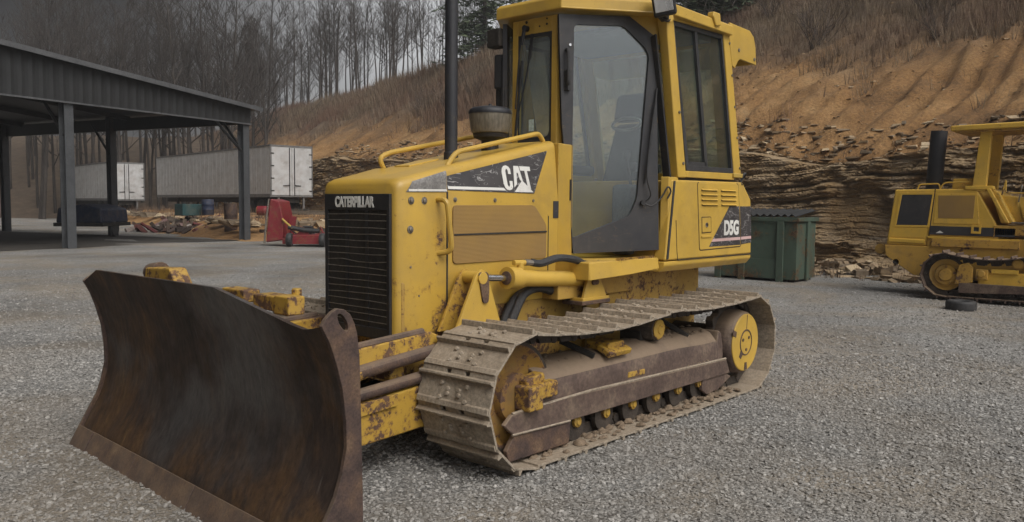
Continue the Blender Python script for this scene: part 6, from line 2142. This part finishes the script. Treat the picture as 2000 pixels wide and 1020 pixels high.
for u in (-.35, .70):
    part('wheel', MB().lathe([(.06, -.08), (.20, -.08), (.22, -.04), (.22, .04), (.20, .08), (.06, .08)], mwp(u, -.68, .22), CU, 18), M['rubber'], mw, smooth=40)
part('tongue', MB().tube([mwp(.7, .0, .40), mwp(1.25, -.15, .36), mwp(1.6, -.2, .42)], .06, 8), M['redpaint'], mw)

# ================================================================== clutter on the bank and under the shed
def barrel(lab, name, u, d, z, r, h, mat, lying=False, mat2=None):
    o = thing(name, lab, name.split('_')[-1], yard(u, d, z))
    axv = Vector((0, 0, 1)) if not lying else CU
    base = (0, 0, 0) if not lying else (0, 0, r)
    part('shell', MB().lathe([(r * .96, 0), (r, .02), (r, h * .32), (r * 1.03, h * .34), (r, h * .36), (r, h * .65), (r * 1.03, h * .67), (r, h * .69), (r, h - .02), (r * .96, h)], base, axv, 24), mat, o, smooth=40)
    if mat2:
        p = Vector(base) - axv * .012
        part('end_cap', MB().lathe([(r * .9, 0), (r * .98, .008), (r * .98, .014)], p, axv, 24), mat2, o)
    return o
barrel('red tank with yellow end lying on the bank below the white trailer', 'tank', -11.75, 38.0, .80, .22, 1.0, M['redpaint'], True, M['gold'])
barrel('blue plastic drum on the bank seen between the shed posts', 'drum', -14.6, 39.5, .78, .28, .75, M['blue'])
barrel('rusty upright drum just left of the front shed post', 'drum', -11.15, 32.6, .0, .25, 1.35, M['rust'])
tb = thing('crate', 'teal plastic crate on the bank next to the blue drum', 'crate', yard(-15.6, 39.8, .74))
part('crate_box', MB().ext([(-.55, -.4, 0), (.55, -.4, 0), (.55, .4, 0), (-.55, .4, 0)], (0, 0, .55), holes=[[(-.5, -.35, 0), (.5, -.35, 0), (.5, .35, 0), (-.5, .35, 0)]]), M['teal'], tb, .02)
part('crate_floor', MB().bx(-.5, .5, -.35, .35, .0, .04), M['teal'], tb)
ct = thing('covered_trailer', 'low dark blue covered trailer parked under the open shed', 'trailer', yard(-16.6, 32.0, 0))
part('cover', MB().ext([mwp(-.9, -.5, .55), mwp(.9, -.5, .55), mwp(.85, -.5, 1.10), mwp(.2, -.5, 1.28), mwp(-.8, -.5, 1.15)], CD * 2.2), M['blue'], ct, .08)
part('bed', MB().ext([mwp(-.95, -.55, .42), mwp(.95, -.55, .42), mwp(.95, -.55, .56), mwp(-.95, -.55, .56)], CD * 2.3), M['dark'], ct, .01)
for u in (-.85, .85):
    part('wheel', MB().lathe([(.10, -.09), (.28, -.09), (.31, -.05), (.31, .05), (.28, .09), (.10, .09)], mwp(u, .5, .31), CU, 20), M['rubber'], ct, smooth=40)

# scrap iron and broken boards strewn along the bank
rg = random.Random(77)
mb = MB()
for k in range(420):
    u = rg.uniform(-17.5, -6.5)
    d = 29.5 + (-6.5 - u) * .75 + rg.uniform(0, 5.5)
    p = yard(u, d, rg.uniform(.05, .25) + .3 * max(0, min(1, (d - 31 - (-6.5 - u) * .75) / 3)))
    L = rg.uniform(.12, .9)
    mb.box(p, (L, rg.uniform(.04, .22), rg.uniform(.03, .25)), (rg.gauss(0, .5), rg.gauss(0, .5), rg.uniform(0, 6.28)))
o = part('scrap_heap', mb, island_mat('scrap_iron_and_boards', [(0.0, (0.025, 0.02, 0.018)), (0.35, (0.07, 0.045, 0.035)), (0.7, (0.14, 0.11, 0.08)), (0.9, (0.10, 0.02, 0.02)), (1.0, (0.30, 0.28, 0.25))], bscale=20), None, smooth=0)
stuff(o)
for k in range(3):
    b = part('board', MB().box((0, 0, 0), (3.4 - .5 * k, .22, .06)), M['wood'], None, .004)
    b.location = yard(-9.2 + .5 * k, 37.0 + .5 * k, .92 + .03 * k)
    b.rotation_euler = (0, R(2), math.atan2(CU.y, CU.x) + R(6 - 5 * k))
    tag(b, ('lowest', 'middle', 'topmost')[k] + ' of the weathered boards lying on the bank behind the red mower', 'board', 'boards on the bank')

# ---- wooded ridge closing the view behind the shed, with taller trees at its foot
V = []
us = np.linspace(-150, -24, 64); ds = np.linspace(0, 60, 16)
for j, dd in enumerate(ds):
    for u in us:
        d0 = 66 + (u + 24) * .06
        p = yard(u, d0 + dd)
        hgt = 9.0 * min(1, dd / 32) * min(1, (-u - 22) / 8) + (float(fbm(np.array([u * .15]), np.array([dd * .15]), 61, 3)[0]) - .5) * 2.0 * min(1, dd / 10) - .1
        V.append((p.x, p.y, hgt))
structure(link('wooded_ridge', npmesh('wooded_ridge', np.array(V), gridfaces(len(ds), len(us)), M['litter'], True)))
for i in range(64):
    f = i / 63
    u_d = -.60 + f * .30 + rt_.uniform(-.012, .012)
    d = 60 + rt_.random() ** 1.2 * 26
    H = rt_.uniform(14.0, 18.5)
    h0, (tm, cm) = protos[i % 6]
    o = thing('bare_tree', 'tall bare hardwood tree in the dark wood standing behind the shed', 'tree', yard(u_d * d, d, max(0, (d - 66) / 32 * 9 - .6)), rt_.uniform(0, 6.28), 'bare hardwoods behind the shed')
    o.scale = (H / h0,) * 3
    link('trunk', tm, o)
    link('crown', cm, o)

# ---- thin winter mist lying in the valley
hz_m = bpy.data.materials.new('winter_mist')
hz_m.use_nodes = True
hz_m.node_tree.nodes.clear()
hv = hz_m.node_tree.nodes.new('ShaderNodeVolumePrincipled')
hv.inputs['Color'].default_value = (0.86, 0.87, 0.90, 1)
hv.inputs['Density'].default_value = 0.0012
hv.inputs['Anisotropy'].default_value = 0.2
hm_o = hz_m.node_tree.nodes.new('ShaderNodeOutputMaterial')
hz_m.node_tree.links.new(hv.outputs[0], hm_o.inputs['Volume'])
stuff(part('haze', MB().bx(-420, 420, -420, 420, -1.2, 42), hz_m, None, smooth=0))
